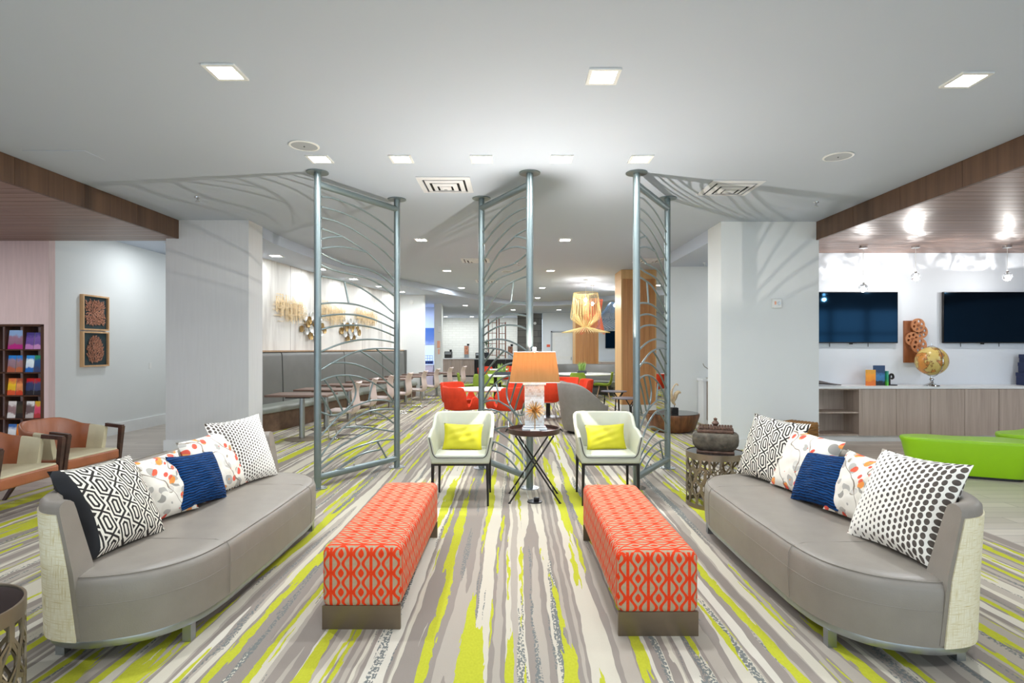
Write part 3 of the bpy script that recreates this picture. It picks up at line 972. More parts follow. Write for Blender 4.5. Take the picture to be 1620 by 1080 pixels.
def sofa(label, loc, rz):
    t = thing('curved_sofa', label, 'sofa', loc, rz, 'curved taupe leather sofas')
    mb = MB()
    mb.loops([offset_loop(SOFA, d, z) for d, z in ((0.02, 0.125), (0.0, 0.13), (-0.004, 0.2), (-0.006, 0.29), (-0.005, 0.385), (0.006, 0.415), (0.03, 0.432), (0.08, 0.44), (0.2, 0.444))])
    seat = mb.build('seat', M['taupe'], t, 50)
    MB().tube(offset_loop(SOFA, 0.0135, 0.4265), 0.003, 6, True).build('top_seam', M['taupe'], seat)
    MB().tube(offset_loop(SOFA, -0.0055, 0.30), 0.0022, 6, True).build('front_seam', M['taupe'], seat)
    for y in (-0.62, 0.62):
        p = [(0.418, y, 0.14), (0.424, y, 0.30), (0.42, y, 0.39), (0.405, y, 0.422), (0.34, y, 0.4395), (0.1, y, 0.4445), (-0.2, y, 0.4445)]
        MB().tube(p, 0.002, 5).build('cross_seam', M['taupe'], seat)
    MB().loops([offset_loop(SOFA, d, z) for d, z in ((0.03, 0.088), (0.012, 0.09), (0.008, 0.107), (0.012, 0.125), (0.03, 0.127))]).build('base_band', M['steel'], t, 30)
    for x, y in ((0.33, -0.86), (0.33, 0.86), (-0.22, -0.98), (-0.22, 0.98), (-0.38, 0.0)):
        MB().box(x - 0.022, x + 0.022, y - 0.022, y + 0.022, 0.004, 0.09).build('leg', M['steel'], t)
    i0 = min(range(len(SOFA)), key=lambda i: (SOFA[i][0] + 0.03) ** 2 + (SOFA[i][1] - 1.12) ** 2)
    i1 = min(range(len(SOFA)), key=lambda i: (SOFA[i][0] + 0.03) ** 2 + (SOFA[i][1] + 1.12) ** 2)
    path = SOFA[i0:i1 + 1]

    def prof(i, u):
        return [(-0.004, 0.14), (-0.016, 0.45), (-0.03, 0.735), (-0.028, 0.76), (-0.012, 0.777), (0.012, 0.785), (0.04, 0.782), (0.058, 0.768), (0.066, 0.735), (0.112, 0.44), (0.118, 0.40)]
    def rake(mb, path, k):
        # lean both ends of the swept back inward toward the top
        m = len(path)
        for e in range(12):
            for i, s in ((e, 1), (m - 1 - e, -1)):
                a, b = path[max(0, i - 1)], path[min(m - 1, i + 1)]
                d = Vector((b[0] - a[0], b[1] - a[1])).normalized() * s
                for j in range(i * k, i * k + k):
                    x, y, z = mb.v[j]
                    q = 0.085 * max(0.0, (z - 0.30) / 0.48) * (1 - e / 12)
                    mb.v[j] = (x + d.x * q, y + d.y * q, z)
    mb = MB(); sweep(mb, path, prof); rake(mb, path, 11)
    mb.build('backrest', M['taupe'], t, 50)

    def prof2(i, u):
        return [(-0.012, 0.13), (-0.022, 0.45), (-0.036, 0.728), (-0.026, 0.73), (-0.012, 0.45), (-0.004, 0.13)]
    mb = MB(); sweep(mb, path[1:-1], prof2); rake(mb, path[1:-1], 6)
    mb.build('back_cover', M['weave'], t, 50)
    return t


sofa('curved taupe leather sofa at the left, in front of the brown armchairs', (-2.0, 3.725, 0), 0)
sofa('curved taupe leather sofa at the right, in front of the green ottomans', (1.93, 3.67, 0), PI)


def cushion(name, label, w, h, th, m, loc, yaw, lean, roll=0.0, side=None):
    """standing cushion: yaw = heading of its face in plan, lean = tilt back, roll = turn in its own plane; loc = centre of the bottom edge line"""
    n = 18; vs = []; uv = []; fs = []
    for sgn in (1, -1):
        for j in range(n + 1):
            for i in range(n + 1):
                u = -1 + 2 * i / n; v = -1 + 2 * j / n
                px = w / 2 * u * (1 - 0.075 * (1 - v * v)); pz = h / 2 * v * (1 - 0.075 * (1 - u * u))
                e = max(0.0, (1 - u * u) * (1 - v * v))
                py = sgn * th / 2 * e ** 0.42
                py += sgn * 0.006 * e * math.sin(7 * u + 3 * v + w * 40) + sgn * 0.004 * e * math.sin(11 * v - 5 * u)
                vs.append((px, -py, pz)); uv.append(((u + 1) / 2, (v + 1) / 2))
    k = (n + 1) ** 2
    for j in range(n):
        for i in range(n):
            a = j * (n + 1) + i
            fs.append((a, a + 1, a + n + 2, a + n + 1)); fs.append((k + a, k + a + n + 1, k + a + n + 2, k + a + 1))
    R = Matrix.Rotation(yaw, 4, 'Z') @ Matrix.Rotation(-lean, 4, 'X') @ Matrix.Translation((0, 0, h / 2 * (abs(math.cos(roll)) + abs(math.sin(roll)) * w / h) - 0.01)) @ Matrix.Rotation(roll, 4, 'Y')
    mb = MB(); mb.add(vs, fs, uv)
    o = mb.build(name, m, None, 70)
    o.matrix_world = Matrix.Translation(loc) @ R
    return tag(o, label, 'cushion', 'scatter cushions on the sofas')


YL = PI / 2; YR = -PI / 2; SZ = 0.446
cushion('throw_cushion', 'black and cream maze-pattern cushion at the near end of the left sofa', 0.52, 0.5, 0.20, M['geo_edge'], (-2.06, 3.0, SZ), YL - 0.1, 0.5, 0.03)
cushion('throw_cushion', 'small leaf-print cushion beside the black maze cushion on the left sofa', 0.42, 0.41, 0.17, M['floral_b'], (-2.14, 3.45, SZ), YL - 0.35, 0.42, -0.05)
cushion('throw_cushion', 'rectangular royal blue ribbed cushion on the left sofa', 0.5, 0.36, 0.15, M['blue'], (-2.06, 3.76, SZ), YL - 0.02, 0.38, 0.10)
cushion('throw_cushion', 'orange and gold leaf-print cushion behind the blue one on the left sofa', 0.54, 0.46, 0.16, M['floral_a'], (-2.10, 4.07, SZ), YL - 0.12, 0.42, -0.05)
cushion('throw_cushion', 'grey dotted cushion at the far end of the left sofa', 0.58, 0.54, 0.16, M['dots_a'], (-2.06, 4.4, SZ), YL - 0.28, 0.36, -0.02)
cushion('throw_cushion', 'black and cream maze-pattern cushion at the far end of the right sofa', 0.58, 0.53, 0.16, M['geo'], (1.98, 4.43, SZ), YR + 0.34, 0.36, 0.04)
cushion('throw_cushion', 'red and grey leaf-print cushion behind the blue one on the right sofa', 0.54, 0.47, 0.16, M['floral_a'], (2.03, 4.03, SZ), YR + 0.18, 0.42, 0.05)
cushion('throw_cushion', 'rectangular royal blue ribbed cushion on the right sofa', 0.5, 0.37, 0.16, M['blue'], (1.98, 3.72, SZ), YR + 0.05, 0.45, -0.12)
cushion('throw_cushion', 'small leaf-print cushion beside the dotted one on the right sofa', 0.42, 0.42, 0.17, M['floral_b'], (2.06, 3.38, SZ), YR + 0.3, 0.42, 0.08)
cushion('throw_cushion', 'large grey dotted cushion at the near end of the right sofa', 0.57, 0.54, 0.19, M['dots_b'], (1.95, 2.93, SZ), YR + 0.1, 0.46, -0.04)


# ------------------------------------------------------------------ orange benches
def bench(label, loc):
    t = thing('upholstered_bench', label, 'bench', loc, 0, 'orange patterned benches')
    w = 0.213; l = 0.735
    MB().rbox(-w, w, -l, l, 0.115, 0.445, 0.045, 5).build('upholstery', M['bench'], t, 60, box_uv=True)
    for y in (-l + 0.005, l - 0.025):
        MB().box(-w + 0.004, w - 0.004, y, y + 0.02, 0.003, 0.13).build('end_panel', M['bench_metal'], t)
    for x in (-w + 0.03, w - 0.05):
        MB().box(x, x + 0.02, -l + 0.025, l - 0.025, 0.095, 0.12).build('rail', M['bench_metal'], t)
    return t


bench('orange and beige patterned bench at the left of the centre aisle', (-0.812, 3.70, 0))
bench('orange and beige patterned bench at the right of the centre aisle', (0.757, 3.63, 0))


# ------------------------------------------------------------------ cream armchairs
def cream_chair(label, x, y, rz):
    t = thing('cream_armchair', label, 'armchair', (x, y, 0), rz, 'cream leather armchairs')
    W, D = 0.56, 0.54
    path = upath(W, D, 0.10, 8, 5)

    def top(px, py):
        f = (py + D / 2) / D
        return 0.665 + 0.05 * smoothstep(0, 0.4, f) + 0.135 * smoothstep(0.55, 0.95, f)

    def prof(i, u):
        px, py = path[i]
        z = top(px, py); side = abs(px) / (W / 2)
        f = (py + D / 2) / D
        fl = 0.035 * (0.6 + 0.4 * side) if f < 0.98 else 0.03
        b = 0.455
        return [(0.0, b), (-fl * 0.45, b + (z - b) * 0.5), (-fl, z - 0.012), (-fl + 0.008, z - 0.002), (-fl + 0.018, z), (-fl + 0.03, z - 0.004), (-fl + 0.038, z - 0.016), (-fl * 0.4 + 0.042, b + (z - b) * 0.5), (0.045, b)]
    mb = MB(); sweep(mb, path, prof)
    sh = mb.build('shell', M['cream_leather'], t, 55)
    N = normals2d(path)
    pp = []
    for i, (p, q) in enumerate(zip(path, N)):
        z = top(*p); pp.append((p[0] - q[0] * 0.0, p[1] - q[1] * 0.0, z - 0.002))
    front = lambda s: [(s * (W / 2 + 0.014), -D / 2 - 0.002, 0.655), (s * (W / 2 - 0.004), -D / 2 - 0.003, 0.58), (s * (W / 2 - 0.02), -D / 2 - 0.004, 0.51), (s * (W / 2 - 0.05), -D / 2 - 0.005, 0.472), (s * (W / 2 - 0.09), -D / 2 - 0.006, 0.466)]
    pip = front(1) + [(0, -D / 2 - 0.006, 0.466)] + list(reversed(front(-1)))
    MB().tube(catmull(pip, 4), 0.0045, 6).build('piping', M['piping'], t)
    MB().rbox(-W / 2, W / 2, -D / 2, D / 2, 0.405, 0.47, 0.018, 3).build('seat_base', M['cream_leather'], t, 50)
    MB().rbox(-W / 2 + 0.03, W / 2 - 0.03, -D / 2 + 0.005, D / 2 - 0.04, 0.44, 0.495, 0.02, 3).build('seat', M['cream_leather'], t, 50)
    fr = MB()
    for sx in (-1, 1):
        for sy in (-1, 1):
            xx, yy = sx * (W / 2 - 0.02), sy * (D / 2 - 0.02)
            L = [[(xx + a * r + sx * q, yy + b * r + sy * q, z) for a, b in ((-1, -1), (1, -1), (1, 1), (-1, 1))] for z, r, q in ((0.004, 0.009, 0.006), (0.405, 0.015, 0))]
            MB().loops(L).build('leg', M['black'], t)
    for sx in (-1, 1): fr.box(sx * (W / 2 - 0.02) - 0.012, sx * (W / 2 - 0.02) + 0.012, -D / 2 + 0.03, D / 2 - 0.03, 0.388, 0.406)
    for sy in (-1, 1): fr.box(-W / 2 + 0.02, W / 2 - 0.02, sy * (D / 2 - 0.02) - 0.012, sy * (D / 2 - 0.02) + 0.012, 0.388, 0.406)
    fr.build('frame_rail', M['black'], t)
    return t


cream_chair('cream leather armchair left of the tray table', -0.507, 5.56, 0.0)
cream_chair('cream leather armchair right of the tray table', 0.93, 5.57, 0.0)
cushion('lumbar_cushion', 'lime yellow cushion on the cream armchair left of the tray table', 0.40, 0.27, 0.12, M['yellow'], (-0.507, 5.55, 0.495), 0.0, 0.35, 0.03)
cushion('lumbar_cushion', 'lime yellow cushion on the cream armchair right of the tray table', 0.40, 0.26, 0.12, M['yellow'], (0.93, 5.56, 0.495), 0.0, 0.35, -0.04)

# ------------------------------------------------------------------ tray table, lamp, ornament, floor socket
TX, TY = 0.208, 5.58
t = thing('tray_table', 'round dark wood tray table on folding black metal legs', 'table', (TX, TY, 0))
tr = MB().lathe([(0, 0.655), (0.235, 0.655), (0.255, 0.662), (0.262, 0.70), (0.262, 0.712), (0.252, 0.714), (0.246, 0.682), (0.0, 0.680)], 40).build('tray', M['darkwood'], t)
for s in (-1, 1):
    MB().tube([(s * 0.262, -0.04, 0.70), (s * 0.285, -0.03, 0.68), (s * 0.285, 0.03, 0.68), (s * 0.262, 0.04, 0.70)], 0.006, 6).build('handle', M['black'], tr)
for yy in (-0.19, 0.19):
    MB().tube([(-0.245, yy, 0.008), (0.185, yy * 0.85, 0.655)], 0.0085, 8).build('leg', M['black'], t)
    MB().tube([(0.245, yy, 0.008), (-0.185, yy * 0.85, 0.655)], 0.0085, 8).build('leg', M['black'], t)
    for s in (-1, 1):
        MB().lathe([(0, 0.004), (0.014, 0.004), (0.012, 0.014), (0, 0.014)], 10, (s * 0.245, yy, 0)).build('foot', M['black'], t)
MB().tube([(0.0, -0.18, 0.38), (0.0, 0.18, 0.38)], 0.007, 8).build('pivot_bar', M['black'], t)
for s in (-1, 1):
    MB().tube([(s * 0.185, -0.16, 0.648), (s * 0.185, 0.16, 0.648)], 0.008, 8).build('top_bar', M['black'], t)
    MB().tube([(s * 0.19, -0.185, 0.09), (s * 0.19, 0.185, 0.09)], 0.006, 8).build('stretcher', M['black'], t)

LY = 5.62
t = thing('table_lamp', 'table lamp with shell mosaic base and amber shade on the tray table', 'lamp', (TX + 0.005, LY, 0.682))
b = MB().rbox(-0.125, 0.125, -0.065, 0.065, 0.0, 0.028, 0.008, 2).build('base', M['acrylic'], t)
MB().rbox(-0.115, 0.115, -0.058, 0.058, 0.028, 0.046, 0.012, 2).build('plinth', M['acrylic'], b)
MB().rbox(-0.098, 0.098, -0.042, 0.042, 0.046, 0.455, 0.004, 1).build('body', M['mosaic'], t)
MB().rbox(-0.115, 0.115, -0.05, 0.05, 0.455, 0.472, 0.005, 1).build('cap', M['acrylic'], t)
MB().tube([(0, 0, 0.47), (0, 0, 0.80)], 0.006, 8).build('stem', M['chrome'], t)


def shade_loop(w, d, z, r=0.05, k=5):
    p = []
    for cx, cy, a0 in ((w - r, d - r, 0), (-w + r, d - r, PI / 2), (-w + r, -d + r, PI), (w - r, -d + r, 1.5 * PI)):
        for i in range(k + 1):
            a = a0 + PI / 2 * i / k
            p.append((cx + r * math.cos(a), cy + r * math.sin(a), z))
    return p


mb = MB(); mb.loops([shade_loop(0.252, 0.150, 0.485), shade_loop(0.206, 0.122, 0.79), shade_loop(0.203, 0.119, 0.79), shade_loop(0.249, 0.147, 0.485)], True)
sd = mb.build('lamp_shade', M['shade'], t, 30)
for z, w, d in ((0.487, 0.252, 0.150), (0.789, 0.207, 0.123)):
    MB().tube(shade_loop(w, d, z), 0.003, 5, True).build('shade_rim', M['marble'], sd)
MB().tube([(-0.2, 0, 0.782), (0.2, 0, 0.782)], 0.0025, 6).build('harp_bar', M['chrome'], sd)
MB().lathe([(0.008, 0.785), (0.012, 0.80), (0.022, 0.83), (0.022, 0.834), (0, 0.834)], 14).build('finial', M['marble'], t)
MB().lathe([(0, 0.66), (0.02, 0.67), (0.028, 0.70), (0.018, 0.73), (0, 0.738)], 14, (0, -0.035, 0)).build('bulb', M['lamp_on'], t)
point_light('bulb_light', (0, -0.035, 0.748), 170, 0.012, t, (1, 0.94, 0.86))

t = thing('starburst_ornament', 'gold starburst ornament on a white marble block in front of the lamp', 'ornament', (TX + 0.004, TY - 0.12, 0.682))
MB().rbox(-0.045, 0.045, -0.032, 0.032, 0.0, 0.028, 0.004, 1).build('base', M['marble'], t)
MB().tube([(0, 0, 0.028), (0, 0, 0.21)], 0.0045, 8).build('stem', M['gold'], t)
mb = MB(); ng = 70
mb.lathe([(0, -0.014), (0.012, -0.008), (0.014, 0), (0.012, 0.008), (0, 0.014)], 10, (0, 0, 0.215))
for i in range(ng):
    z = 1 - 2 * (i + 0.5) / ng; a = i * 2.39996; r = math.sqrt(1 - z * z); L = 0.085 + 0.02 * ((i * 37) % 10) / 10
    mb.tube([(0, 0, 0.215), (r * math.cos(a) * L, r * math.sin(a) * L, 0.215 + z * L)], 0.003, 4)
o = mb.build('starburst', M['gold'], t); o['kind'] = 'stuff'
t = thing('floor_socket', 'black round floor socket with plug under the tray table', 'socket', (0.21, 5.45, 0))
MB().lathe([(0, 0.004), (0.075, 0.004), (0.072, 0.012), (0, 0.014)], 24).build('cover', M['black'], t)
MB().rbox(-0.01, 0.045, -0.02, 0.02, 0.012, 0.05, 0.008, 2).build('plug', M['black'], t)
pc = catmull([(0.01, 0, 0.04), (-0.02, 0.05, 0.02), (-0.06, 0.12, 0.01), (-0.10, 0.18, 0.25), (-0.1, 0.2, 0.5), (-0.09, 0.2, 0.655)], 5)
MB().tube(pc, 0.003, 6).build('cord', M['white_plastic'], t)


# ------------------------------------------------------------------ banquette along the curved wall
def seg_path(y0, y1):
    p = [q[:2] for q in WALL if y0 < q[1] < y1]
    x0, _ = wall_at(y0); x1, _ = wall_at(y1)
    return [(x0, y0)] + p + [(x1, y1)]


def inner(path, d):      # shift a wall path into the room (right-hand side)
    N = normals2d(path)
    return [(p[0] - n[0] * d, p[1] - n[1] * d) for p, n in zip(path, N)]


t = thing('banquette', 'long grey upholstered banquette along the curved whitewashed wall', 'banquette', (0, 0, 0))
cuts = [9.2, 11.0, 13.9, 16.2, 17.75]
for a, b in zip(cuts, cuts[1:]):
    mb = MB(); sweep(mb, seg_path(a + 0.018, b - 0.018), lambda i, u: [(-o, z) for o, z in ((0.02, 0.47), (0.02, 1.40), (0.05, 1.44), (0.10, 1.445), (0.13, 1.42), (0.145, 1.36), (0.16, 0.9), (0.17, 0.47))])
    mb.build('backrest', M['booth'], t, 50)
    mb = MB(); sweep(mb, seg_path(a + 0.008, b - 0.008), lambda i, u: [(-o, z) for o, z in ((0.03, 0.35), (0.03, 0.47), (0.5, 0.47), (0.57, 0.455), (0.595, 0.42), (0.59, 0.36), (0.57, 0.35))])
    mb.build('seat', M['booth_seat'], t, 50)
mb = MB(); sweep(mb, seg_path(9.2, 17.75), lambda i, u: [(-o, z) for o, z in ((0.02, 0.004), (0.02, 0.35), (0.55, 0.35), (0.53, 0.004))])
mb.build('plinth', M['booth_wood'], t, 50)
mb = MB(); sweep(mb, seg_path(9.2, 17.79), lambda i, u: [(-o, z) for o, z in ((0.004, 1.445), (0.004, 1.475), (0.13, 1.475), (0.13, 1.445))])
mb.build('top_rail', M['trim_wood'], t, 50)
x9, _ = wall_at(17.78)
MB().box(x9 + 0.004, x9 + 0.2, 17.752, 17.79, 0.004, 1.47).build('end_panel', M['booth'], t)

ORD = ['first', 'second', 'third', 'fourth', 'fifth', 'sixth', 'seventh', 'eighth']


def ped_table(label, loc, rz):
    t = thing('dining_table', label, 'table', loc, rz, 'rectangular tables along the banquette')
    MB().rbox(-0.5, 0.5, -0.3, 0.3, 0.725, 0.76, 0.006, 1).build('table_top', M['table_wood'], t)
    MB().lathe([(0, 0.03), (0.045, 0.03), (0.042, 0.70), (0, 0.70)], 16).build('column', M['steel'], t)
    MB().lathe([(0, 0.004), (0.27, 0.004), (0.27, 0.014), (0.06, 0.03), (0, 0.032)], 28).build('base', M['bronze_cut'], t)
    MB().box(-0.2, 0.2, -0.2, 0.2, 0.70, 0.726).build('mount_plate', M['black'], t)
    return t


def sheet(mb, prof, width, th, cup=0.0, n=6):
    """bent padded sheet: prof = [(y, z, half width)], swept over x"""
    m = len(prof); N = normals2d([(p[0], p[1]) for p in prof])
    L = []
    for (y, z, hw), (ny, nz) in zip(prof, N):
        top = []; bot = []
        for i in range(n + 1):
            u = -1 + 2 * i / n
            k = cup * u * u; e = th / 2 * math.sqrt(max(0.0, 1 - (abs(u) ** 6) * 0.9))
            top.append((u * hw, y + ny * (k + e), z + nz * (k + e))); bot.append((u * hw, y + ny * (k - e), z + nz * (k - e)))
        L.append(top + bot[::-1])
    return mb.loops(L)


def sled_chair(label, loc, rz):
    t = thing('cantilever_chair', label, 'chair', loc, rz, 'mauve cantilever chairs along the banquette')
    pr = [(-0.23, 0.455, 0.19), (-0.2, 0.465, 0.205), (-0.05, 0.462, 0.21), (0.1, 0.455, 0.21), (0.17, 0.46, 0.2)]
    mb = MB(); sheet(mb, pr, 0, 0.055); mb.build('seat', M['mauve'], t, 60)
    pb = catmull([(0.15, 0.42, 0.18), (0.205, 0.46, 0.195), (0.225, 0.55, 0.205), (0.205, 0.68, 0.21), (0.20, 0.80, 0.205), (0.235, 0.90, 0.195), (0.262, 0.935, 0.185)], 3)
    mb = MB(); sheet(mb, pb, 0, 0.035, 0.02); mb.build('backrest', M['mauve'], t, 60)
    for s in (-1, 1):
        MB().tube(catmull([(s * 0.17, 0.12, 0.435), (s * 0.18, -0.12, 0.43), (s * 0.19, -0.2, 0.40), (s * 0.195, -0.205, 0.32), (s * 0.2, -0.205, 0.06), (s * 0.2, -0.19, 0.02), (s * 0.2, -0.14, 0.014), (s * 0.2, 0.22, 0.014)], 4), 0.0095, 8).build('leg', M['chrome'], t)
    MB().tube([(-0.2, 0.22, 0.014), (0.2, 0.22, 0.014)], 0.0095, 8).build('floor_bar', M['chrome'], t)
    return t


TB = [(-3.505, 9.23), (-3.51, 10.43), (-3.466, 11.73), (-3.29, 12.9), (-3.12, 14.1), (-2.98, 15.4), (-2.74, 16.6), (-2.44, 17.8)]
tab = ch = None
for i, (x, y) in enumerate(TB):
    a, b = TB[max(0, i - 1)], TB[min(7, i + 1)]
    ang = -math.atan2(b[0] - a[0], b[1] - a[1])
    lt = ORD[i] + ' rectangular wood-topped table from the left pier along the banquette'
    lc = ORD[i] + ' mauve cantilever chair from the left pier, facing the banquette'
    cl = (x + 0.64, y + 0.22, 0)
    if i == 0: tab = ped_table(lt, (x, y, 0), ang); ch = sled_chair(lc, cl, -PI / 2 + ang)
    else: dup(tab, (x, y, 0), ang, lt); dup(ch, cl, -PI / 2 + ang, lc)


# ------------------------------------------------------------------ art on the curved wall
def twig_art(label, y, z, w, h, seed):
    x, d = wall_at(y)
    t = thing('gold_wall_sculpture', label, 'wall art', (x, y, z), math.atan2(d.y, d.x), 'gold twig wall sculptures')
    rnd = random.Random(seed)
    MB().box(-w * 0.42, w * 0.42, -0.02, -0.004, -0.02, 0.0).box(-w * 0.42, w * 0.42, -0.02, -0.004, 0.1, 0.12).build('mounting_bar', M['twig'], t)
    for k, (cx, cz, hw, hh) in enumerate(((-0.34, 0.08, 0.18, 0.42), (0.0, -0.02, 0.18, 0.52), (0.34, -0.02, 0.17, 0.42))):
        mb = MB()
        for i in range(46):
            px = (cx + rnd.gauss(0, 0.62) * hw) * w; L = hh * h * (0.5 + 0.5 * rnd.random()); pz = cz * h + rnd.uniform(-0.35, 0.35) * hh * h
            yy = -rnd.uniform(0.02, 0.09)
            mb.box(px - 0.0045, px + 0.0045, yy - 0.005, yy, pz - L / 2, pz + L / 2)
        for i in range(24):
            pz = cz * h + rnd.gauss(0, 0.35) * hh * h; L = hw * w * (0.8 + 1.2 * rnd.random()); px = (cx + rnd.uniform(-0.4, 0.4) * hw) * w
            yy = -rnd.uniform(0.02, 0.09)
            mb.box(px - L / 2, px + L / 2, yy - 0.005, yy, pz - 0.0045, pz + 0.0045)
        o = mb.build('twig_cluster', M['twig'], t, smooth=False); o['kind'] = 'stuff'


twig_art('gold twig wall sculpture nearest the left pier', 11.5, 2.32, 1.2, 0.75, 1)
twig_art('gold twig wall sculpture in the middle of three', 13.5, 2.34, 1.2, 0.75, 2)
twig_art('gold twig wall sculpture farthest from the left pier', 15.4, 2.36, 1.2, 0.68, 3)


def disc_art(label, y, z, seed):
    x, d = wall_at(y)
    t = thing('mirror_disc_sculpture', label, 'wall art', (x, y, z), math.atan2(d.y, d.x), 'round mirror wall sculptures')
    rnd = random.Random(seed); mb = MB()
    pts = []
    for i in range(7):
        for j in range(3):
            px = -0.5 + i * 0.165 + rnd.uniform(-0.02, 0.02); pz = (j - 1) * 0.17 + (0.08 if i % 2 else -0.02) + rnd.uniform(-0.02, 0.02)
            if (i in (0, 6) and j != 1): continue
            pts.append((px, pz, rnd.uniform(0.07, 0.095)))
    for k, (px, pz, r) in enumerate(pts):
        yy = -0.03 - 0.03 * (k % 3)
        q = MB(); q.M = Matrix.Translation((px, yy, pz)) @ Matrix.Rotation(PI / 2, 4, 'X')
        q.lathe([(0, 0.012), (r * 0.86, 0.012), (r, 0.02), (r, 0.0), (0, 0.0)], 18)
        disc = q.build('disc', M['mirror'] if k % 2 else M['brass_disc'], t)
        mb.tube([(px, yy, pz), (px, -0.003, pz)], 0.006, 5)
    for a, b in zip(pts, pts[1:]): mb.tube([(a[0], -0.012, a[1]), (b[0], -0.012, b[1])], 0.006, 5)
    mb.build('bracket', M['brass_disc'], t)


disc_art('cluster of round mirror discs nearer the left pier', 12.5, 1.97, 4)
disc_art('cluster of round mirror discs farther from the left pier', 14.45, 1.96, 5)


# ------------------------------------------------------------------ dining groups
def round_table(label, x, y, r, m_top, leg=True, h=0.745):
    t = thing('round_table', label, 'table', (x, y, 0), 0, 'white dining tables')
    MB().lathe([(0, h - 0.035), (r * 0.96, h - 0.035), (r, h - 0.022), (r, h - 0.004), (r - 0.006, h), (0, h)], 44).build('table_top', m_top, t)
    MB().lathe([(0, 0.03), (0.05, 0.03), (0.05, h - 0.06), (0.16, h - 0.034), (0, h - 0.034)], 18).build('column', M['black'], t)
    MB().lathe([(0, 0.004), (0.3, 0.004), (0.3, 0.014), (0.07, 0.032), (0, 0.034)], 28).build('base', M['black'] if leg else M['steel'], t)
    return t


def red_chair(label, loc, rz):
    t = thing('red_armchair', label, 'chair', loc, rz, 'red felt dining armchairs')
    W, D = 0.54, 0.5
    path = upath(W, D, 0.2, 7, 7)

    def prof(i, u):
        px, py = path[i]; f = (py + D / 2) / D
        arm = 0.645 - 0.10 * smoothstep(0.15, 0.0, f)
        z = arm - 0.17 * smoothstep(0.3, 0.48, f) + 0.345 * smoothstep(0.5, 0.72, f)
        fl = 0.03 + 0.02 * f; b = 0.40
        return [(0.07, b), (-0.01, b + 0.05), (-fl, z - 0.02), (-fl + 0.01, z - 0.003), (-fl + 0.022, z), (-fl + 0.035, z - 0.006), (-fl + 0.045, z - 0.03), (0.04, b + 0.06), (0.10, b + 0.02)]
    mb = MB(); sweep(mb, path, prof); mb.build('shell', M['red'], t, 60)
    pr = [(-0.27, 0.435, 0.22), (-0.24, 0.45, 0.25), (0.0, 0.442, 0.255), (0.18, 0.44, 0.22), (0.24, 0.45, 0.16)]
    mb = MB(); sheet(mb, pr, 0, 0.085); mb.build('seat', M['red'], t, 60)
    for s in (-1, 1):
        MB().tube([(s * 0.15, -0.14, 0.40), (s * 0.235, -0.22, 0.012)], 0.008, 8).build('leg', M['chrome'], t)
        MB().tube([(s * 0.15, 0.14, 0.40), (s * 0.235, 0.22, 0.012)], 0.008, 8).build('leg', M['chrome'], t)
    MB().box(-0.16, 0.16, -0.15, 0.15, 0.385, 0.40).build('seat_frame', M['chrome'], t)
    return t


def green_chair(label, loc, rz):
    t = thing('green_side_chair', label, 'chair', loc, rz, 'green felt dining chairs')
    pr = catmull([(-0.24, 0.44, 0.17), (-0.2, 0.455, 0.21), (0.0, 0.44, 0.235), (0.14, 0.44, 0.24), (0.21, 0.485, 0.24), (0.245, 0.58, 0.24), (0.265, 0.70, 0.225), (0.28, 0.79, 0.205), (0.285, 0.825, 0.17)], 3)
    mb = MB(); sheet(mb, pr, 0, 0.035, 0.05); mb.build('shell', M['green_felt'], t, 60)
    for sx in (-1, 1):
        for sy in (-1, 1):
            MB().tube([(sx * 0.12, sy * 0.11, 0.43), (sx * 0.22, sy * 0.2, 0.004)], 0.014, 8, rs=[0.017, 0.010]).build('leg', M['trim_wood'], t)
    MB().box(-0.13, 0.13, -0.12, 0.12, 0.405, 0.425).build('seat_frame', M['black'], t)
    return t


round_table('white round table with red chairs left of the lamp', -0.63, 10.7, 0.53, M['white_top'])
round_table('white round table with red chairs right of the lamp', 0.77, 12.3, 0.53, M['white_top'], False)
round_table('white round table with green chairs and a planter, left of the lamp', -0.52, 16.2, 0.62, M['white_top'])
round_table('farthest white round table with red chairs, in front of the black bar', -0.5, 20.9, 0.6, M['white_top'])
round_table('large white round table in front of the curved booth', 2.2, 17.2, 0.92, M['white_top'])
round_table('white round table behind the near wood column', 4.9, 16.8, 0.55, M['white_top'])

rc = red_chair('red armchair near left of the nearest white round table', (-0.97, 10.15, 0), 2.2)
for l, p, r in (('red armchair near right of the nearest white round table', (-0.12, 10.1, 0), -2.2),
                ('red armchair far left of the nearest white round table', (-1.16, 11.35, 0), 0.85),
                ('red armchair far right of the nearest white round table', (0.0, 11.35, 0), -0.85),
                ('red armchair between the lamp base and the grey tub chair', (0.72, 11.62, 0), 2.9),
                ('red armchair behind the lamp shade, at the table right of it', (0.25, 12.95, 0), 0.9),
                ('red armchair beyond the grey tub chair, beside the green chairs', (1.5, 12.6, 0), -1.4),
                ('red armchair right of the lamp shade, in front of the booth table', (1.25, 13.35, 0), -0.6),
                ('red armchair near left of the farthest white table', (-0.98, 20.3, 0), 2.3),
                ('red armchair near right of the farthest white table', (-0.05, 20.2, 0), -2.4),
                ('red armchair far left of the farthest white table', (-1.02, 21.6, 0), 0.6),
                ('red armchair far right of the farthest white table', (-0.3, 22.1, 0), -0.1),
                ('red armchair seen right of the near wood column', (4.02, 15.6, 0), 2.6)):
    dup(rc, p, r, l)
gc = green_chair('green chair at the left of the planter table, seen from the side', (-1.3, 15.75, 0), 1.7)
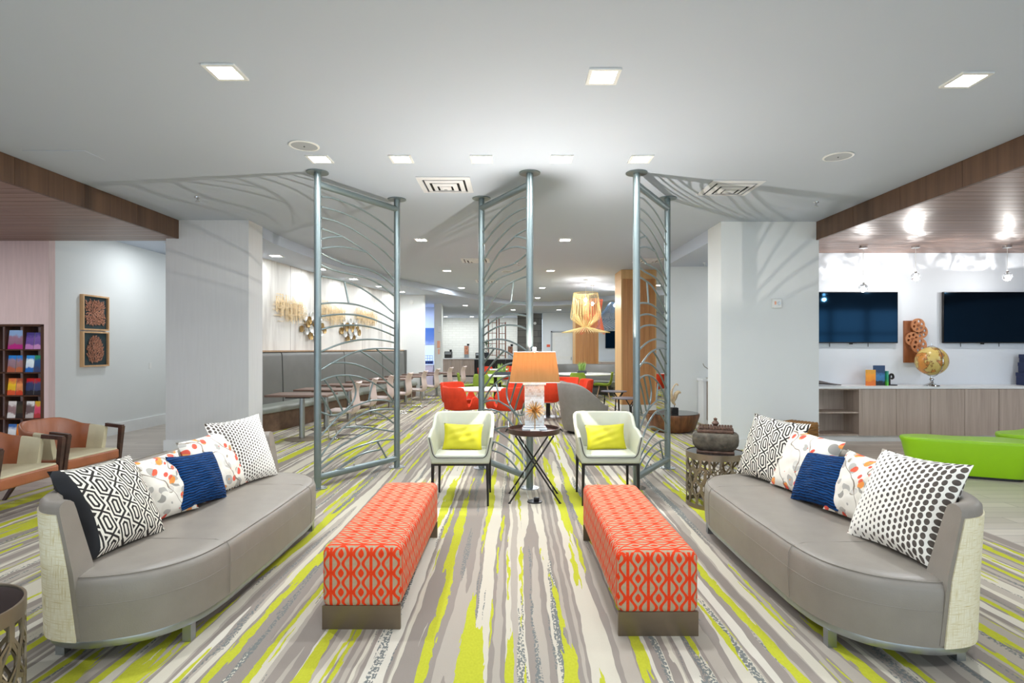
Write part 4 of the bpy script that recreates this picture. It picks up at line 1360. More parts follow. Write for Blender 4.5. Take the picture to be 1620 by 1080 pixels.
for l, p, r in (('green chair with its back to the room at the planter table', (-0.80, 15.15, 0), 2.85),
                ('green chair facing left at the planter table beside the lamp shade', (-0.02, 15.5, 0), -2.2),
                ('green chair on the far side of the planter table', (-0.6, 17.15, 0), 0.0),
                ('green chair with its back to the room in front of the booth', (1.87, 16.0, 0), 2.95),
                ('green chair seen from the side at the right of the booth table', (2.62, 16.2, 0), -1.75),
                ('green chair just right of the lamp shade at the booth table', (1.27, 16.9, 0), 1.4),
                ('green chair seen right of the near wood column', (4.45, 17.6, 0), 0.5)):
    dup(gc, p, r, l)


def planter(label, x, y, z, w, n, tall, m, boxy=True):
    t = thing('potted_plant', label, 'plant', (x, y, z), 0, 'small table plants')
    MB().rbox(-w, w, -0.08, 0.08, 0, 0.09, 0.006, 1).build('planter_box', M['planter'], t)
    rnd = random.Random(int(x * 100)); mb = MB()
    for i in range(n):
        px = rnd.uniform(-w * 0.7, w * 0.7); a = rnd.uniform(0, 2 * PI); L = tall * rnd.uniform(0.6, 1.0); k = L * rnd.uniform(0.15, 0.5)
        dx, dy = math.cos(a), math.sin(a)
        p = [(px, 0, 0.085), (px + dx * k * 0.3, dy * k * 0.3, 0.085 + L * 0.55), (px + dx * k, dy * k, 0.085 + L)]
        wv = 0.014
        vs = []
        for (q, ww) in zip(p, (wv * 0.5, wv, 0.001)): vs += [(q[0] - dy * ww, q[1] + dx * ww, q[2]), (q[0] + dy * ww, q[1] - dx * ww, q[2])]
        mb.add(vs, [(0, 1, 3, 2), (2, 3, 5, 4)])
    o = mb.build('leaves', m, t); o['kind'] = 'stuff'
    return t


planter('green plant in a long slate planter on the white table left of the lamp', -0.3, 16.2, 0.745, 0.25, 40, 0.28, M['leaf'])
planter('pale green plant in a slate pot on the booth table', 2.12, 17.2, 0.745, 0.14, 60, 0.3, M['leaf'])

# curved booth
t = thing('curved_booth', 'curved grey upholstered booth behind the large white table', 'booth', (2.3, 17.6, 0))
arc = [(1.35 * math.cos(a), 1.35 * math.sin(a) * 0.95) for a in [math.radians(q) for q in range(-20, 201, 10)]]
mb = MB(); sweep(mb, arc, lambda i, u: [(0, 0.45), (0, 0.98), (0.03, 1.0), (0.09, 1.0), (0.12, 0.97), (0.15, 0.45)]); mb.build('backrest', M['booth'], t, 50)
mb = MB(); sweep(mb, arc, lambda i, u: [(0.02, 0.32), (0.02, 0.46), (0.5, 0.46), (0.54, 0.43), (0.53, 0.32)]); mb.build('seat', M['booth_seat'], t, 50)
mb = MB(); sweep(mb, arc, lambda i, u: [(0.0, 0.004), (0.0, 0.45), (0.06, 0.45), (0.06, 0.32), (0.48, 0.32), (0.46, 0.004)]); mb.build('plinth', M['booth'], t, 50)


def wood_column(label, x0, x1, y0, y1, h):
    t = thing('wood_column', label, 'column', ((x0 + x1) / 2, (y0 + y1) / 2, 0))
    w = (x1 - x0) / 2; d = (y1 - y0) / 2
    MB().box(-w + 0.03, w - 0.03, -d + 0.03, d - 0.03, 0.17, h - 0.001).build('core', M['oakcol2'], t)
    n = 6; q = (2 * w - 0.06) / n
    for i in range(n):
        MB().box(-w + 0.03 + i * q + 0.002, -w + 0.03 + (i + 1) * q - 0.002, -d, -d + 0.03, 0.17, h - 0.22).build('board', M['oakcol'], t)
    for s in (-1, 1):
        MB().box(*sorted((s * w, s * (w - 0.03))), -d, d, 0.17, h - 0.22).build('side_board', M['oakcol2'], t)
    MB().rbox(-w - 0.004, w + 0.004, -d - 0.004, d + 0.004, h - 0.22, h - 0.001, 0.004, 1).build('top_band', M['oakcol2'], t)
    MB().box(-w, w, -d, d, 0.002, 0.17).build('skirting', M['base'], t)


wood_column('honey wood clad column right of the middle, nearest the lounge', 2.58, 3.42, 13.3, 14.1, H)
wood_column('honey wood clad column behind the curved booth', 2.35, 3.25, 21.2, 22.0, H)

# tub chair and its cushion
TUB = (1.27, 10.0, 0); TR = 1.75
t = thing('grey_tub_chair', 'grey barrel tub chair seen from behind, right of the lamp', 'armchair', TUB, TR)
path = [(0.40 * math.sin(a), -0.40 * math.cos(a)) for a in [math.radians(q) for q in range(32, 329, 8)]]


def prof(i, u):
    f = math.sin(PI * u)
    z = 0.52 + 0.40 * smoothstep(0.12, 0.95, f)
    fl = 0.085 * (0.6 + 0.4 * f)
    return [(0.04, 0.06), (0.0, 0.2), (-fl * 0.6, 0.2 + (z - 0.2) * 0.55), (-fl, z - 0.03), (-fl + 0.015, z - 0.006), (-fl + 0.04, z), (-fl + 0.07, z - 0.008), (-fl + 0.085, z - 0.035), (0.10, 0.42), (0.12, 0.3), (0.12, 0.06)]


mb = MB(); sweep(mb, path, prof); mb.build('shell', M['grey_tub'], t, 60)
MB().lathe([(0, 0.06), (0.36, 0.06), (0.385, 0.30), (0.385, 0.42), (0.34, 0.45), (0, 0.455)], 36).build('seat', M['grey_tub'], t, 50)
MB().lathe([(0, 0.004), (0.30, 0.004), (0.30, 0.03), (0.1, 0.06), (0, 0.06)], 30).build('swivel_base', M['black'], t)
cushion('throw_cushion', 'cream and red patterned cushion inside the grey tub chair', 0.4, 0.36, 0.13, M['floral_a'], (1.16, 9.98, 0.458), TR, 0.3, 0.1)


def side_table(label, x, y, h, r):
    t = thing('side_table', label, 'table', (x, y, 0), 0.5, 'slim slate side tables')
    MB().lathe([(0, h - 0.018), (r * 0.97, h - 0.018), (r, h - 0.008), (r, h), (0, h)], 36).build('table_top', M['slate'], t)
    for k in range(3):
        a = k * 2 * PI / 3 + 0.4
        c, s = math.cos(a), math.sin(a)
        MB().tube([(c * r * 0.8, s * r * 0.8, 0.004), (c * r * 0.72, s * r * 0.72, h * 0.62), (c * r * 0.7, s * r * 0.7, h * 0.70)], 0.014, 8, rs=[0.010, 0.017, 0.017]).build('leg', M['black'], t)
        for q in (-0.55, 0.55):
            MB().tube([(c * r * 0.71, s * r * 0.71, h * 0.66), (math.cos(a + q) * r * 0.8, math.sin(a + q) * r * 0.8, h - 0.015)], 0.011, 7).build('branch', M['black'], t)


side_table('slate grey round side table nearest the right metal screen', 2.24, 11.1, 0.53, 0.275)
side_table('slate grey round side table farther back, beside the wood column', 2.26, 12.5, 0.56, 0.29)

t = thing('drum_table', 'low acacia wood drum coffee table beside the right metal screen', 'table', (2.91, 10.2, 0))
MB().lathe([(0, 0.015), (0.36, 0.015), (0.41, 0.06), (0.475, 0.26), (0.485, 0.30), (0.48, 0.33), (0, 0.33)], 48).build('drum', M['acacia'], t)
MB().lathe([(0, 0.331), (0.47, 0.331), (0.47, 0.338), (0, 0.338)], 48).build('table_top', M['smoked'], t)
MB().lathe([(0, 0.004), (0.34, 0.004), (0.34, 0.015), (0, 0.015)], 40).build('foot_ring', M['black'], t)
t = thing('driftwood_sculpture', 'pale driftwood sculpture on a black block on the drum table', 'sculpture', (2.93, 10.12, 0.338))
MB().rbox(-0.06, 0.06, -0.06, 0.06, 0, 0.10, 0.004, 1).build('block', M['black'], t)
MB().tube([(0, 0, 0.1), (0, 0, 0.17)], 0.006, 6).build('pin', M['black'], t)
p = catmull([(0.02, 0, 0.14), (-0.02, 0.01, 0.2), (-0.05, 0, 0.28), (-0.06, 0, 0.36), (-0.03, 0, 0.44), (0.0, 0, 0.5), (0.04, 0, 0.53), (0.07, 0, 0.5)], 4)
MB().tube(p, 0.03, 10, rs=[0.012 + 0.024 * math.sin(PI * min(1, i / 16)) for i in range(len(p))]).build('stem', M['horn'], t)
p = catmull([(-0.02, 0, 0.18), (0.02, 0.02, 0.27), (0.035, 0.02, 0.34), (0.08, 0.01, 0.38), (0.12, 0, 0.36)], 4)
MB().tube(p, 0.03, 10, rs=[0.01 + 0.03 * math.sin(PI * i / (len(p) - 1)) for i in range(len(p))]).build('branch', M['horn'], t)

# alcove console
t = thing('alcove_console', 'white topped console in the alcove behind the right pier', 'cabinet', (3.78, 11.05, 0))
MB().box(-0.02, 1.6, -0.02, 0.34, 0.86, 0.91).build('worktop', M['quartz'], t)
MB().box(0.0, 0.06, 0, 0.33, 0.004, 0.86).build('side_panel', M['base'], t)
for k in range(3):
    MB().box(0.07 + k * 0.5, 0.56 + k * 0.5, -0.005, 0.33, 0.09, 0.855).build('door', M['console'], t)
MB().box(0.06, 1.57, 0.03, 0.33, 0.004, 0.09).build('plinth', M['base'], t)
t = thing('twisted_branch', 'thin twisted metal branch ornament on the alcove console', 'ornament', (3.93, 11.2, 0.91))
MB().tube(catmull([(-0.11, 0, 0.30), (-0.08, 0, 0.24), (-0.02, 0, 0.20), (0.02, 0, 0.14), (0.02, 0, 0.05), (0, 0, 0.0)], 4), 0.007, 7).build('stem', M['bronze_cut'], t)
MB().lathe([(0, 0), (0.05, 0), (0.045, 0.012), (0, 0.014)], 16).build('base', M['bronze_cut'], t)


# ------------------------------------------------------------------ wire chandeliers
def wire_lamp(label, x, y, z, m, kind, w):
    t = thing('wire_chandelier', label, 'chandelier', (x, y, z), 0.3, 'wire chandeliers above the booth table')
    MB().lathe([(0, H - z - 0.001), (0.06, H - z - 0.001), (0.06, H - z - 0.03), (0, H - z - 0.03)], 18).build('ceiling_rose', M['white_plastic'], t)
    MB().tube([(0, 0, H - z - 0.03), (0, 0, 0.9)], 0.005, 6).build('cord', M['white_plastic'], t)
    mb = MB()
    n = 56
    for i in range(n):
        a = 2 * PI * i / n
        c, s = math.cos(a), math.sin(a)
        if kind == 'star':
            k = 0.30 + 0.05 * math.cos(4 * a)
            mb.tube([(c * 0.33, s * 0.33, 1.05), (c * 0.42 * (1 if i % 2 else 0.85), s * 0.42 * (1 if i % 2 else 0.85), 0.42 + 0.1 * math.cos(3 * a)), (c * 0.1, s * 0.1, 0.12), (c * 0.66, s * 0.66, -0.03)], 0.006, 4)
        elif kind == 'bell':
            mb.tube([(c * 0.30, s * 0.30, 0.98), (c * 0.24, s * 0.24, 0.55), (c * 0.36, s * 0.36, 0.05 + 0.1 * math.sin(2 * a))], 0.006, 4)
        else:
            b = a + (0.9 if i % 2 else -0.9)
            mb.tube([(c * 0.18, s * 0.18, 0.95), (c * 0.55, s * 0.55, 0.4), (math.cos(b) * 0.6, math.sin(b) * 0.6, 0.12)], 0.006, 4)
    o = mb.build('wire_cage', m, t); o['kind'] = 'stuff'
    rr = {'star': [(0.33, 1.05)], 'bell': [(0.30, 0.98), (0.24, 0.55)], 'net': [(0.55, 0.4), (0.6, 0.12), (0.18, 0.95)]}[kind]
    for r, zz in rr:
        MB().tube([(r * math.cos(a), r * math.sin(a), zz) for a in [2 * PI * i / 32 for i in range(32)]], 0.008, 5, True).build('ring', m, t)
    MB().lathe([(0, 0.92), (0.02, 0.91), (0.045, 0.86), (0.035, 0.82), (0, 0.805)], 14).build('bulb', M['lamp_on'], t)
    point_light('bulb_light', (0, 0, 0.86), w, 0.05, t, (1, 0.95, 0.88))


M['wire_y'] = mat('pale_yellow_wire', C(232, 206, 140), 0.45, var=0.06)
M['wire_r'] = mat('coral_wire', C(220, 116, 78), 0.45, var=0.06)
M['wire_b'] = mat('slate_blue_wire', C(74, 98, 124), 0.45, var=0.06)
wire_lamp('pale yellow wire chandelier with a splayed star foot', 1.98, 15.2, 1.98, M['wire_y'], 'star', 110)
wire_lamp('coral red wire chandelier behind the yellow one', 2.35, 16.5, 1.98, M['wire_r'], 'bell', 110)
wire_lamp('slate blue wire chandelier beside the wood column', 3.2, 17.5, 2.02, M['wire_b'], 'net', 110)

# ------------------------------------------------------------------ far end
t = thing('coffee_counter', 'beige cabinet counter along the white brick wall', 'cabinet', (-2.9, 30.4, 0))
MB().box(-1.05, 0.85, -0.35, 0.58, 0.96, 1.01).build('worktop', M['quartz'], t)
for k in range(3):
    d = MB().box(-1.03 + k * 0.62, -0.42 + k * 0.62, -0.33, 0.56, 0.08, 0.955).build('door', M['console'], t)
    MB().box(-0.5 + k * 0.62, -0.485 + k * 0.62, -0.345, -0.33, 0.65, 0.8).build('handle', M['steel'], d)
MB().box(-1.03, 0.83, -0.28, 0.56, 0.004, 0.08).build('plinth', M['black'], t)
t = thing('black_bar', 'black fronted bar counter with white top at the far end', 'counter', (-0.85, 28.4, 0))
MB().box(-1.15, 1.0, -0.3, 0.4, 0.98, 1.03).build('worktop', M['quartz'], t)
for k in range(4):
    MB().box(-1.12 + k * 0.53, -0.6 + k * 0.53, -0.27, 0.38, 0.004, 0.978).build('front_panel', M['black'], t)


def machine(label, x, y, z, w, h, poster=False):
    t = thing('coffee_machine', label, 'coffee machine', (x, y, z), 0, 'machines on the coffee counter')
    MB().rbox(-w / 2, w / 2, -0.2, 0.2, 0, h, 0.01, 1).build('body', M['machine'] if not poster else M['steel'], t)
    if poster: MB().box(-w * 0.46, w * 0.46, -0.215, -0.198, h * 0.3, h * 0.97).build('front_panel', M['coffee_poster'], t)
    else: MB().box(-w * 0.4, w * 0.4, -0.23, -0.198, h * 0.55, h * 0.9).build('spout_head', M['steel'], t)
    MB().lathe([(0, h), (0.06, h), (0.07, h + 0.1), (0, h + 0.1)], 12, (w * 0.3, 0, 0)).build('hopper', M['black'], t)


machine('dark coffee machine at the left of the beige counter', -3.55, 30.5, 1.01, 0.4, 0.36)
machine('tall drinks dispenser with an orange front on the beige counter', -2.55, 30.5, 1.01, 0.25, 0.68, True)
machine('small dark machine on the black bar, left of the lattice', -1.75, 28.5, 1.03, 0.35, 0.28)
machine('tall dispenser with an orange front right of the lattice', -0.15, 28.5, 1.03, 0.25, 0.62, True)
t = thing('lattice_screen', 'rust brown open lattice divider standing on the black bar', 'screen', (-0.85, 28.45, 1.03))
for k, (x, h) in enumerate(((-0.42, 2.0), (0.0, 2.1), (0.12, 2.1), (0.45, 1.85))):
    MB().box(x - 0.03, x + 0.03, -0.03, 0.03, 0, h).build('upright', M['rust'], t)
for z in (0.12, 0.72, 1.25, 1.78):
    MB().box(0.12, 0.45, -0.015, 0.015, z, z + 0.03).build('crossbar', M['rust'], t)
    MB().box(-0.42, 0.0, -0.015, 0.015, z + 0.02, z + 0.05).build('crossbar', M['rust'], t)
for x in (-0.22, 0.28):
    MB().box(x - 0.01, x + 0.01, -0.01, 0.01, 0.12, 1.8).build('muntin', M['rust'], t)
t = thing('bar_plant', 'dark green leafy plant beside the lattice on the bar', 'plant', (-1.35, 28.25, 1.03))
MB().lathe([(0, 0), (0.1, 0), (0.13, 0.3), (0, 0.3)], 16).build('pot', M['planter'], t)
mb = MB(); rnd = random.Random(3)
for i in range(60):
    a = rnd.uniform(0, 6.28); r = rnd.uniform(0.05, 0.28); z = rnd.uniform(0.35, 0.95)
    q = Vector((r * math.cos(a), r * math.sin(a), z)); d = Vector((math.cos(a + 1.57), math.sin(a + 1.57), 0.2)) * 0.03; e = Vector((math.cos(a), math.sin(a), rnd.uniform(-0.3, 0.8))) * 0.1
    mb.add([tuple(q - e), tuple(q + d), tuple(q + e), tuple(q - d)], [(0, 1, 2, 3)])
mb.tube([(0, 0, 0.3), (0.02, 0, 0.9)], 0.012, 5)
o = mb.build('leaves', M['leaf_dark'], t); o['kind'] = 'stuff'
t = thing('far_door', 'white panelled double door in the far wall', 'door', (2.35, 26.6, 0)); t['kind'] = 'structure'; t.name = 'door_1'
del t['category']; del t['label']
MB().box(-0.55, -0.49, -0.05, 0, 0, 2.36).box(0.49, 0.55, -0.05, 0, 0, 2.36).box(-0.55, 0.55, -0.05, 0, 2.3, 2.36).build('door_frame', M['grille'], t)
lf = MB().box(-0.48, 0.48, -0.03, -0.002, 0.01, 2.29).build('door_leaf', M['white_plastic'], t)
for z0, z1 in ((0.2, 1.0), (1.15, 2.1)):
    MB().box(-0.36, 0.36, -0.038, -0.029, z0, z1).build('door_panel', M['base'], lf)
MB().box(0.40, 0.43, -0.07, -0.03, 0.98, 1.12).build('door_handle', M['steel'], lf)


def plaque(name, label, cat, x, y, z, w, h, m, d=0.02, face=-1):
    o = MB().rbox(-w / 2, w / 2, -d, 0, -h / 2, h / 2, 0.004, 1).build(name, m)
    o.location = (x, y, z)
    return tag(o, label, cat)


plaque('wall_sign', 'small red-orange sign left of the white far door', 'sign', 1.68, 26.6, 1.66, 0.16, 0.12, M['red_sign'])
plaque('wall_sign', 'small red-orange sign between the white far door and the wood column', 'sign', 2.98, 26.6, 1.66, 0.18, 0.18, M['red_sign'])
plaque('wall_sign', 'upper peach sign on the white pillar by the lobby opening', 'sign', -2.86, 21.3, 1.68, 0.11, 0.27, M['peach_sign'])
plaque('wall_sign', 'lower narrow peach sign on the white pillar by the lobby opening', 'sign', -2.85, 21.3, 1.40, 0.06, 0.19, M['peach_sign'])
plaque('wall_strobe', 'small white alarm strobe high on the white pillar', 'alarm', -2.82, 21.3, 2.25, 0.1, 0.22, M['white_plastic'], 0.06)
for x, y, z, l in ((-3.25, 17.8, 3.0, 'round white alarm on the wall beyond the banquette'), (1.05, 27.0, 2.75, 'round white alarm on the grey stone wall')):
    mb = MB(); mb.M = Matrix.Translation((0, 0, 0)) @ Matrix.Rotation(PI / 2, 4, 'X')
    mb.lathe([(0.07, 0), (0.07, 0.03), (0.03, 0.045), (0, 0.045)], 20)
    o = mb.build('wall_alarm', M['white_plastic']); o.location = (x, y, z); tag(o, l, 'alarm')
t = thing('lobby_picture', 'blue seascape picture in the lobby beyond the opening', 'picture', (-3.62, 22.98, 1.45))
MB().box(-0.3, 0.36, -0.03, 0, 0.25, 0.92).build('canvas', M['sea'], t)
t = thing('lobby_cabinet', 'rose brown cabinet in the lobby opening', 'cabinet', (-3.8, 22.6, 0))
MB().box(-0.8, 0.6, -0.3, 0.38, 0.86, 0.9).build('worktop', M['quartz'], t)
for k in range(2): MB().box(-0.78 + k * 0.68, -0.11 + k * 0.68, -0.28, 0.36, 0.01, 0.858).build('door', M['mauve'], t)
t = thing('wire_basket', 'blue wire basket on the lobby cabinet', 'basket', (-3.5, 22.5, 0.9))
M['blue_wire'] = mat('blue_wire', C(40, 80, 130), 0.5)
mb = MB()
for k in range(6): mb.box(-0.25 + k * 0.1 - 0.006, -0.25 + k * 0.1 + 0.006, -0.15, -0.14, 0, 0.35)
for k in range(4): mb.box(-0.25, 0.25, -0.15, -0.14, k * 0.11, k * 0.11 + 0.012)
mb.build('wire_front', M['blue_wire'], t)
MB().box(-0.25, 0.25, -0.13, 0.15, 0, 0.12).build('bin', M['navy_box'], t)
plaque('wall_television', 'black wall television at the far end beside the wood column', 'television', 5.1, 26.6, 1.95, 1.4, 0.82, M['tv'], 0.06)
t = thing('far_sideboard', 'brown sideboard with a pale top along the far wall', 'cabinet', (4.9, 26.2, 0))
MB().box(-1.6, 1.6, -0.3, 0.36, 0.9, 0.94).build('worktop', M['quartz'], t)
for k in range(4): MB().box(-1.58 + k * 0.79, -0.8 + k * 0.79, -0.28, 0.34, 0.01, 0.898).build('door', M['mauve'], t)

# ------------------------------------------------------------------ left side: pictures, brochure rack, armchairs
def picture(label, y, z, kind):
    t = thing('framed_picture', label, 'picture', (-7.0, y, z), PI / 2, 'framed copper relief pictures')
    s = 0.29
    for a, b, c, d in ((-s, s, -s, -s + 0.025), (-s, s, s - 0.025, s), (-s, -s + 0.025, -s + 0.025, s - 0.025), (s - 0.025, s, -s + 0.025, s - 0.025)):
        MB().box(a, b, -0.06, 0, c, d).build('frame_bar', M['frame_oak'], t)
    MB().box(-s + 0.02, s - 0.02, -0.025, -0.005, -s + 0.02, s - 0.02).build('backing', M['teal'], t)
    rnd = random.Random(8 if kind else 9); mb = MB(); n = 0
    for j in range(17):
        for i in range(17):
            px = (i - 8) * 0.026 + rnd.uniform(-0.01, 0.01); pz = (j - 8) * 0.026 + rnd.uniform(-0.01, 0.01)
            if kind == 0 and max(abs(px), abs(pz)) > 0.205 + rnd.uniform(-0.02, 0.01): continue
            if kind == 1 and (px / (0.185 - 0.12 * pz * 1.2)) ** 2 + (pz / 0.225) ** 2 > 1: continue
            a = (math.atan2(pz, px) if kind == 0 else PI / 2 + (1 if px > 0 else -1) * (-0.7)) + rnd.uniform(-0.4, 0.4)
            dx, dz = math.cos(a), math.sin(a)
            L, W = 0.027, 0.011
            yb = -0.028 - rnd.uniform(0, 0.012)
            q = [(px - dx * L, yb, pz - dz * L), (px - dz * W, yb - 0.004, pz + dx * W), (px + dx * L, yb - 0.008, pz + dz * L), (px + dz * W, yb - 0.004, pz - dx * W)]
            q2 = [(x, y_ + 0.006, z_) for x, y_, z_ in q]
            mb.add(q + q2, [(0, 1, 2, 3), (7, 6, 5, 4), (0, 4, 5, 1), (1, 5, 6, 2), (2, 6, 7, 3), (3, 7, 4, 0)])
    o = mb.build('copper_relief', M['copper'], t, smooth=False); o['kind'] = 'stuff'


picture('upper framed picture with a square copper leaf relief', 9.27, 2.10, 0)
picture('lower framed picture with an egg-shaped copper leaf relief', 9.27, 1.50, 1)
o = MB().rbox(-0.035, 0.035, -0.008, 0, -0.057, 0.057, 0.003, 1).build('wall_switch', M['white_plastic']); o.location = (-7.0, 10.72, 1.18); o.rotation_euler = (0, 0, PI / 2)
tag(o, 'white switch plate on the corridor wall right of the pictures', 'switch')

RX, RY = -7.07, 8.45
t = thing('brochure_rack', 'dark walnut brochure rack set in the rose wall', 'rack', (RX, RY, 0))
MB().box(-0.06, 0.0, -0.06, 0.24, 0.0, 1.86).build('side_panel', M['rackwood'], t)
for k in range(1, 5):
    MB().box(-0.06 - k * 0.275 - 0.012, -0.06 - k * 0.275, -0.04, 0.22, 0.0, 1.86).build('divider', M['rackwood'], t)
MB().box(-1.17, 0, -0.06, 0.24, 1.845, 1.87).build('top_board', M['rackwood'], t)
for j in range(5):
    MB().box(-1.16, -0.06, -0.04, 0.22, 1.845 - 0.348 * (j + 1) - 0.018, 1.845 - 0.348 * (j + 1)).build('shelf', M['rackwood'], t)
covers = [
    # row, col, slot, colours top/mid/low, width, name and label
    (0, 1, 'w', (C(150, 180, 220), C(150, 110, 130), C(190, 40, 130)), 'magazine with a blue script title and magenta badge, top left of the rack'),
    (0, 0, 0, (C(70, 60, 130), C(110, 80, 150), C(200, 130, 190)), 'left purple brochure in the top right rack cell'),
    (0, 0, 1, (C(80, 70, 140), C(120, 90, 160), C(210, 150, 200)), 'right purple brochure in the top right rack cell'),
    (1, 1, 0, (C(40, 130, 210), C(150, 120, 130), C(190, 100, 70)), 'left blue-topped sunset brochure in the second rack row'),
    (1, 1, 1, (C(40, 130, 210), C(160, 120, 120), C(200, 110, 70)), 'right blue-topped sunset brochure in the second rack row'),
    (1, 0, 0, (C(60, 150, 220), C(220, 230, 240), C(40, 110, 190)), 'blue and white brochure in the second rack row'),
    (1, 0, 1, (C(40, 150, 110), C(40, 80, 130), C(60, 70, 110)), 'green-topped navy brochure in the second rack row'),
    (2, 1, 0, (C(236, 120, 70), C(240, 190, 40), C(230, 90, 50)), 'orange and yellow brochure in the third rack row'),
    (2, 1, 1, (C(180, 90, 60), C(230, 150, 90), C(220, 70, 40)), 'brown and orange brochure in the third rack row'),
    (2, 0, 0, (C(200, 30, 30), C(50, 60, 100), C(30, 30, 40)), 'left red-topped navy brochure in the third rack row'),
    (2, 0, 1, (C(200, 30, 30), C(60, 70, 110), C(30, 30, 40)), 'right red-topped navy brochure in the third rack row'),
    (3, 1, 0, (C(236, 226, 220), C(150, 120, 120), C(236, 230, 226)), 'white brochure in the fourth rack row'),
    (3, 1, 1, (C(40, 36, 34), C(60, 56, 40), C(34, 30, 28)), 'black brochure in the fourth rack row'),
    (3, 0, 0, (C(240, 236, 232), C(110, 90, 90), C(200, 190, 184)), 'white-topped brochure with dark figures in the fourth rack row'),
    (3, 0, 1, (C(230, 180, 50), C(220, 80, 110), C(190, 60, 60)), 'yellow and pink brochure in the fourth rack row'),
    (4, 1, 0, (C(70, 120, 190), C(230, 230, 230), C(200, 200, 200)), 'blue-topped brochure in the lowest visible rack row'),
    (4, 1, 1, (C(240, 150, 40), C(230, 120, 40), C(120, 60, 40)), 'orange-topped brochure in the lowest visible rack row'),
    (4, 0, 0, (C(120, 80, 170), C(200, 190, 210), C(120, 80, 160)), 'purple brochure in the lowest visible rack row'),
]
for i, (r, c, s, cols, l) in enumerate(covers):
    zb = 1.845 - 0.348 * (r + 1) + 0.002
    x0 = RX - 0.06 - (c + 1) * 0.275; w = 0.235 if s == 'w' else 0.122; x0 += 0.015 if s == 'w' else 0.006 + 0.13 * s
    h = 0.29 if s == 'w' else 0.255
    m = m_cover('cover_%d' % i, *cols, float(i * 3 + 1))
    o = thing('brochure', l, 'brochure', (x0, RY - 0.02, zb), 0, 'brochures in the rack')
    q = MB(); q.M = Matrix.Rotation(-0.12, 4, 'X')
    q.box(0, w, 0.002, 0.02, 0.002, h - 0.002); q.build('pages', M['white_plastic'], o)
    q = MB(); q.M = Matrix.Rotation(-0.12, 4, 'X')
    q.box(0, w, 0, 0.003, 0, h); q.build('cover', m, o)


def leather_chair(label, x, y, rz):
    t = thing('leather_armchair', label, 'armchair', (x, y, 0), rz, 'brown and khaki leather armchairs')
    W, D = 0.66, 0.62
    MB().rbox(-W / 2 + 0.01, W / 2 - 0.01, -D / 2 - 0.03, D / 2 - 0.06, 0.31, 0.415, 0.02, 3).build('seat', M['brown_leather'], t, 50)
    mb = MB(); mb.rbox(-W / 2 + 0.025, W / 2 - 0.025, -D / 2 - 0.02, D / 2 - 0.09, 0.40, 0.43, 0.012, 3).build('seat_pad', M['khaki_leather'], t, 50)
    path = upath(W, D, 0.26, 8, 8)
    n = len(path)

    def top(py):
        f = (py + D / 2) / D
        return 0.655 + 0.03 * smoothstep(0.1, 0.6, f) + 0.085 * smoothstep(0.6, 1.0, f)

    def pr(i0):
        def prof(i, u):
            z = top(path[i + i0][1]); wv = 0.006 * math.sin(i * 1.9)
            return [(0.03, 0.36), (-0.0, 0.5), (-0.02, z - 0.02), (-0.008, z - 0.002), (0.008, z), (0.022, z - 0.012), (0.045 + wv, 0.52), (0.08, 0.36)]
        return prof
    k0 = next(i for i, p in enumerate(path) if p[1] > -D / 2 + 0.10); k1 = 8
    a, b = k0, n - 1 - k0
    mb = MB(); sweep(mb, path[k1 - 1:n - k1 + 1], pr(k1 - 1)); mb.build('backrest', M['brown_leather'], t, 60)
    mb = MB(); sweep(mb, path[a:k1], pr(a)); mb.build('side_wing', M['khaki_leather'], t, 60)
    mb = MB(); sweep(mb, path[n - k1:b + 1], pr(n - k1)); mb.build('side_wing', M['khaki_leather'], t, 60)
    for s in (-1, 1):
        xx = s * (W / 2 + 0.005)
        def bar(p, q, r=0.018, r2=None):
            r2 = r2 or r
            d = (Vector(q) - Vector(p)).normalized()
            u = Vector((1, 0, 0)); v = d.cross(u).normalized()
            L = [[tuple(Vector(c) + u * aa * rr + v * bb * rr) for aa, bb in ((-1, -1), (1, -1), (1, 1), (-1, 1))] for c, rr in ((p, r), (q, r2))]
            return MB().loops(L)
        bar((xx, -D / 2 - 0.04, 0.66), (xx + s * 0.015, -D / 2 + 0.035, 0.004), 0.022, 0.014).build('front_leg', M['darkwood'], t)
        bar((xx, -D / 2 - 0.055, 0.655), (xx, -D / 2 + 0.14, 0.675), 0.018).build('arm_rest', M['darkwood'], t)
        bar((s * (W / 2 - 0.10), D / 2 - 0.12, 0.33), (s * (W / 2 - 0.03), D / 2 + 0.05, 0.004), 0.02, 0.013).build('rear_leg', M['darkwood'], t)
        bar((xx, -D / 2 + 0.0, 0.33), (s * (W / 2 - 0.1), D / 2 - 0.1, 0.33), 0.014).build('side_rail', M['darkwood'], t)
    return t


lc = leather_chair('brown and khaki leather armchair at the left edge, nearer the viewer', -4.62, 4.93, PI / 2 + 0.04)
dup(lc, (-4.66, 5.78, 0), PI / 2 - 0.08, 'brown and khaki leather armchair farther back, in front of the brochure rack')


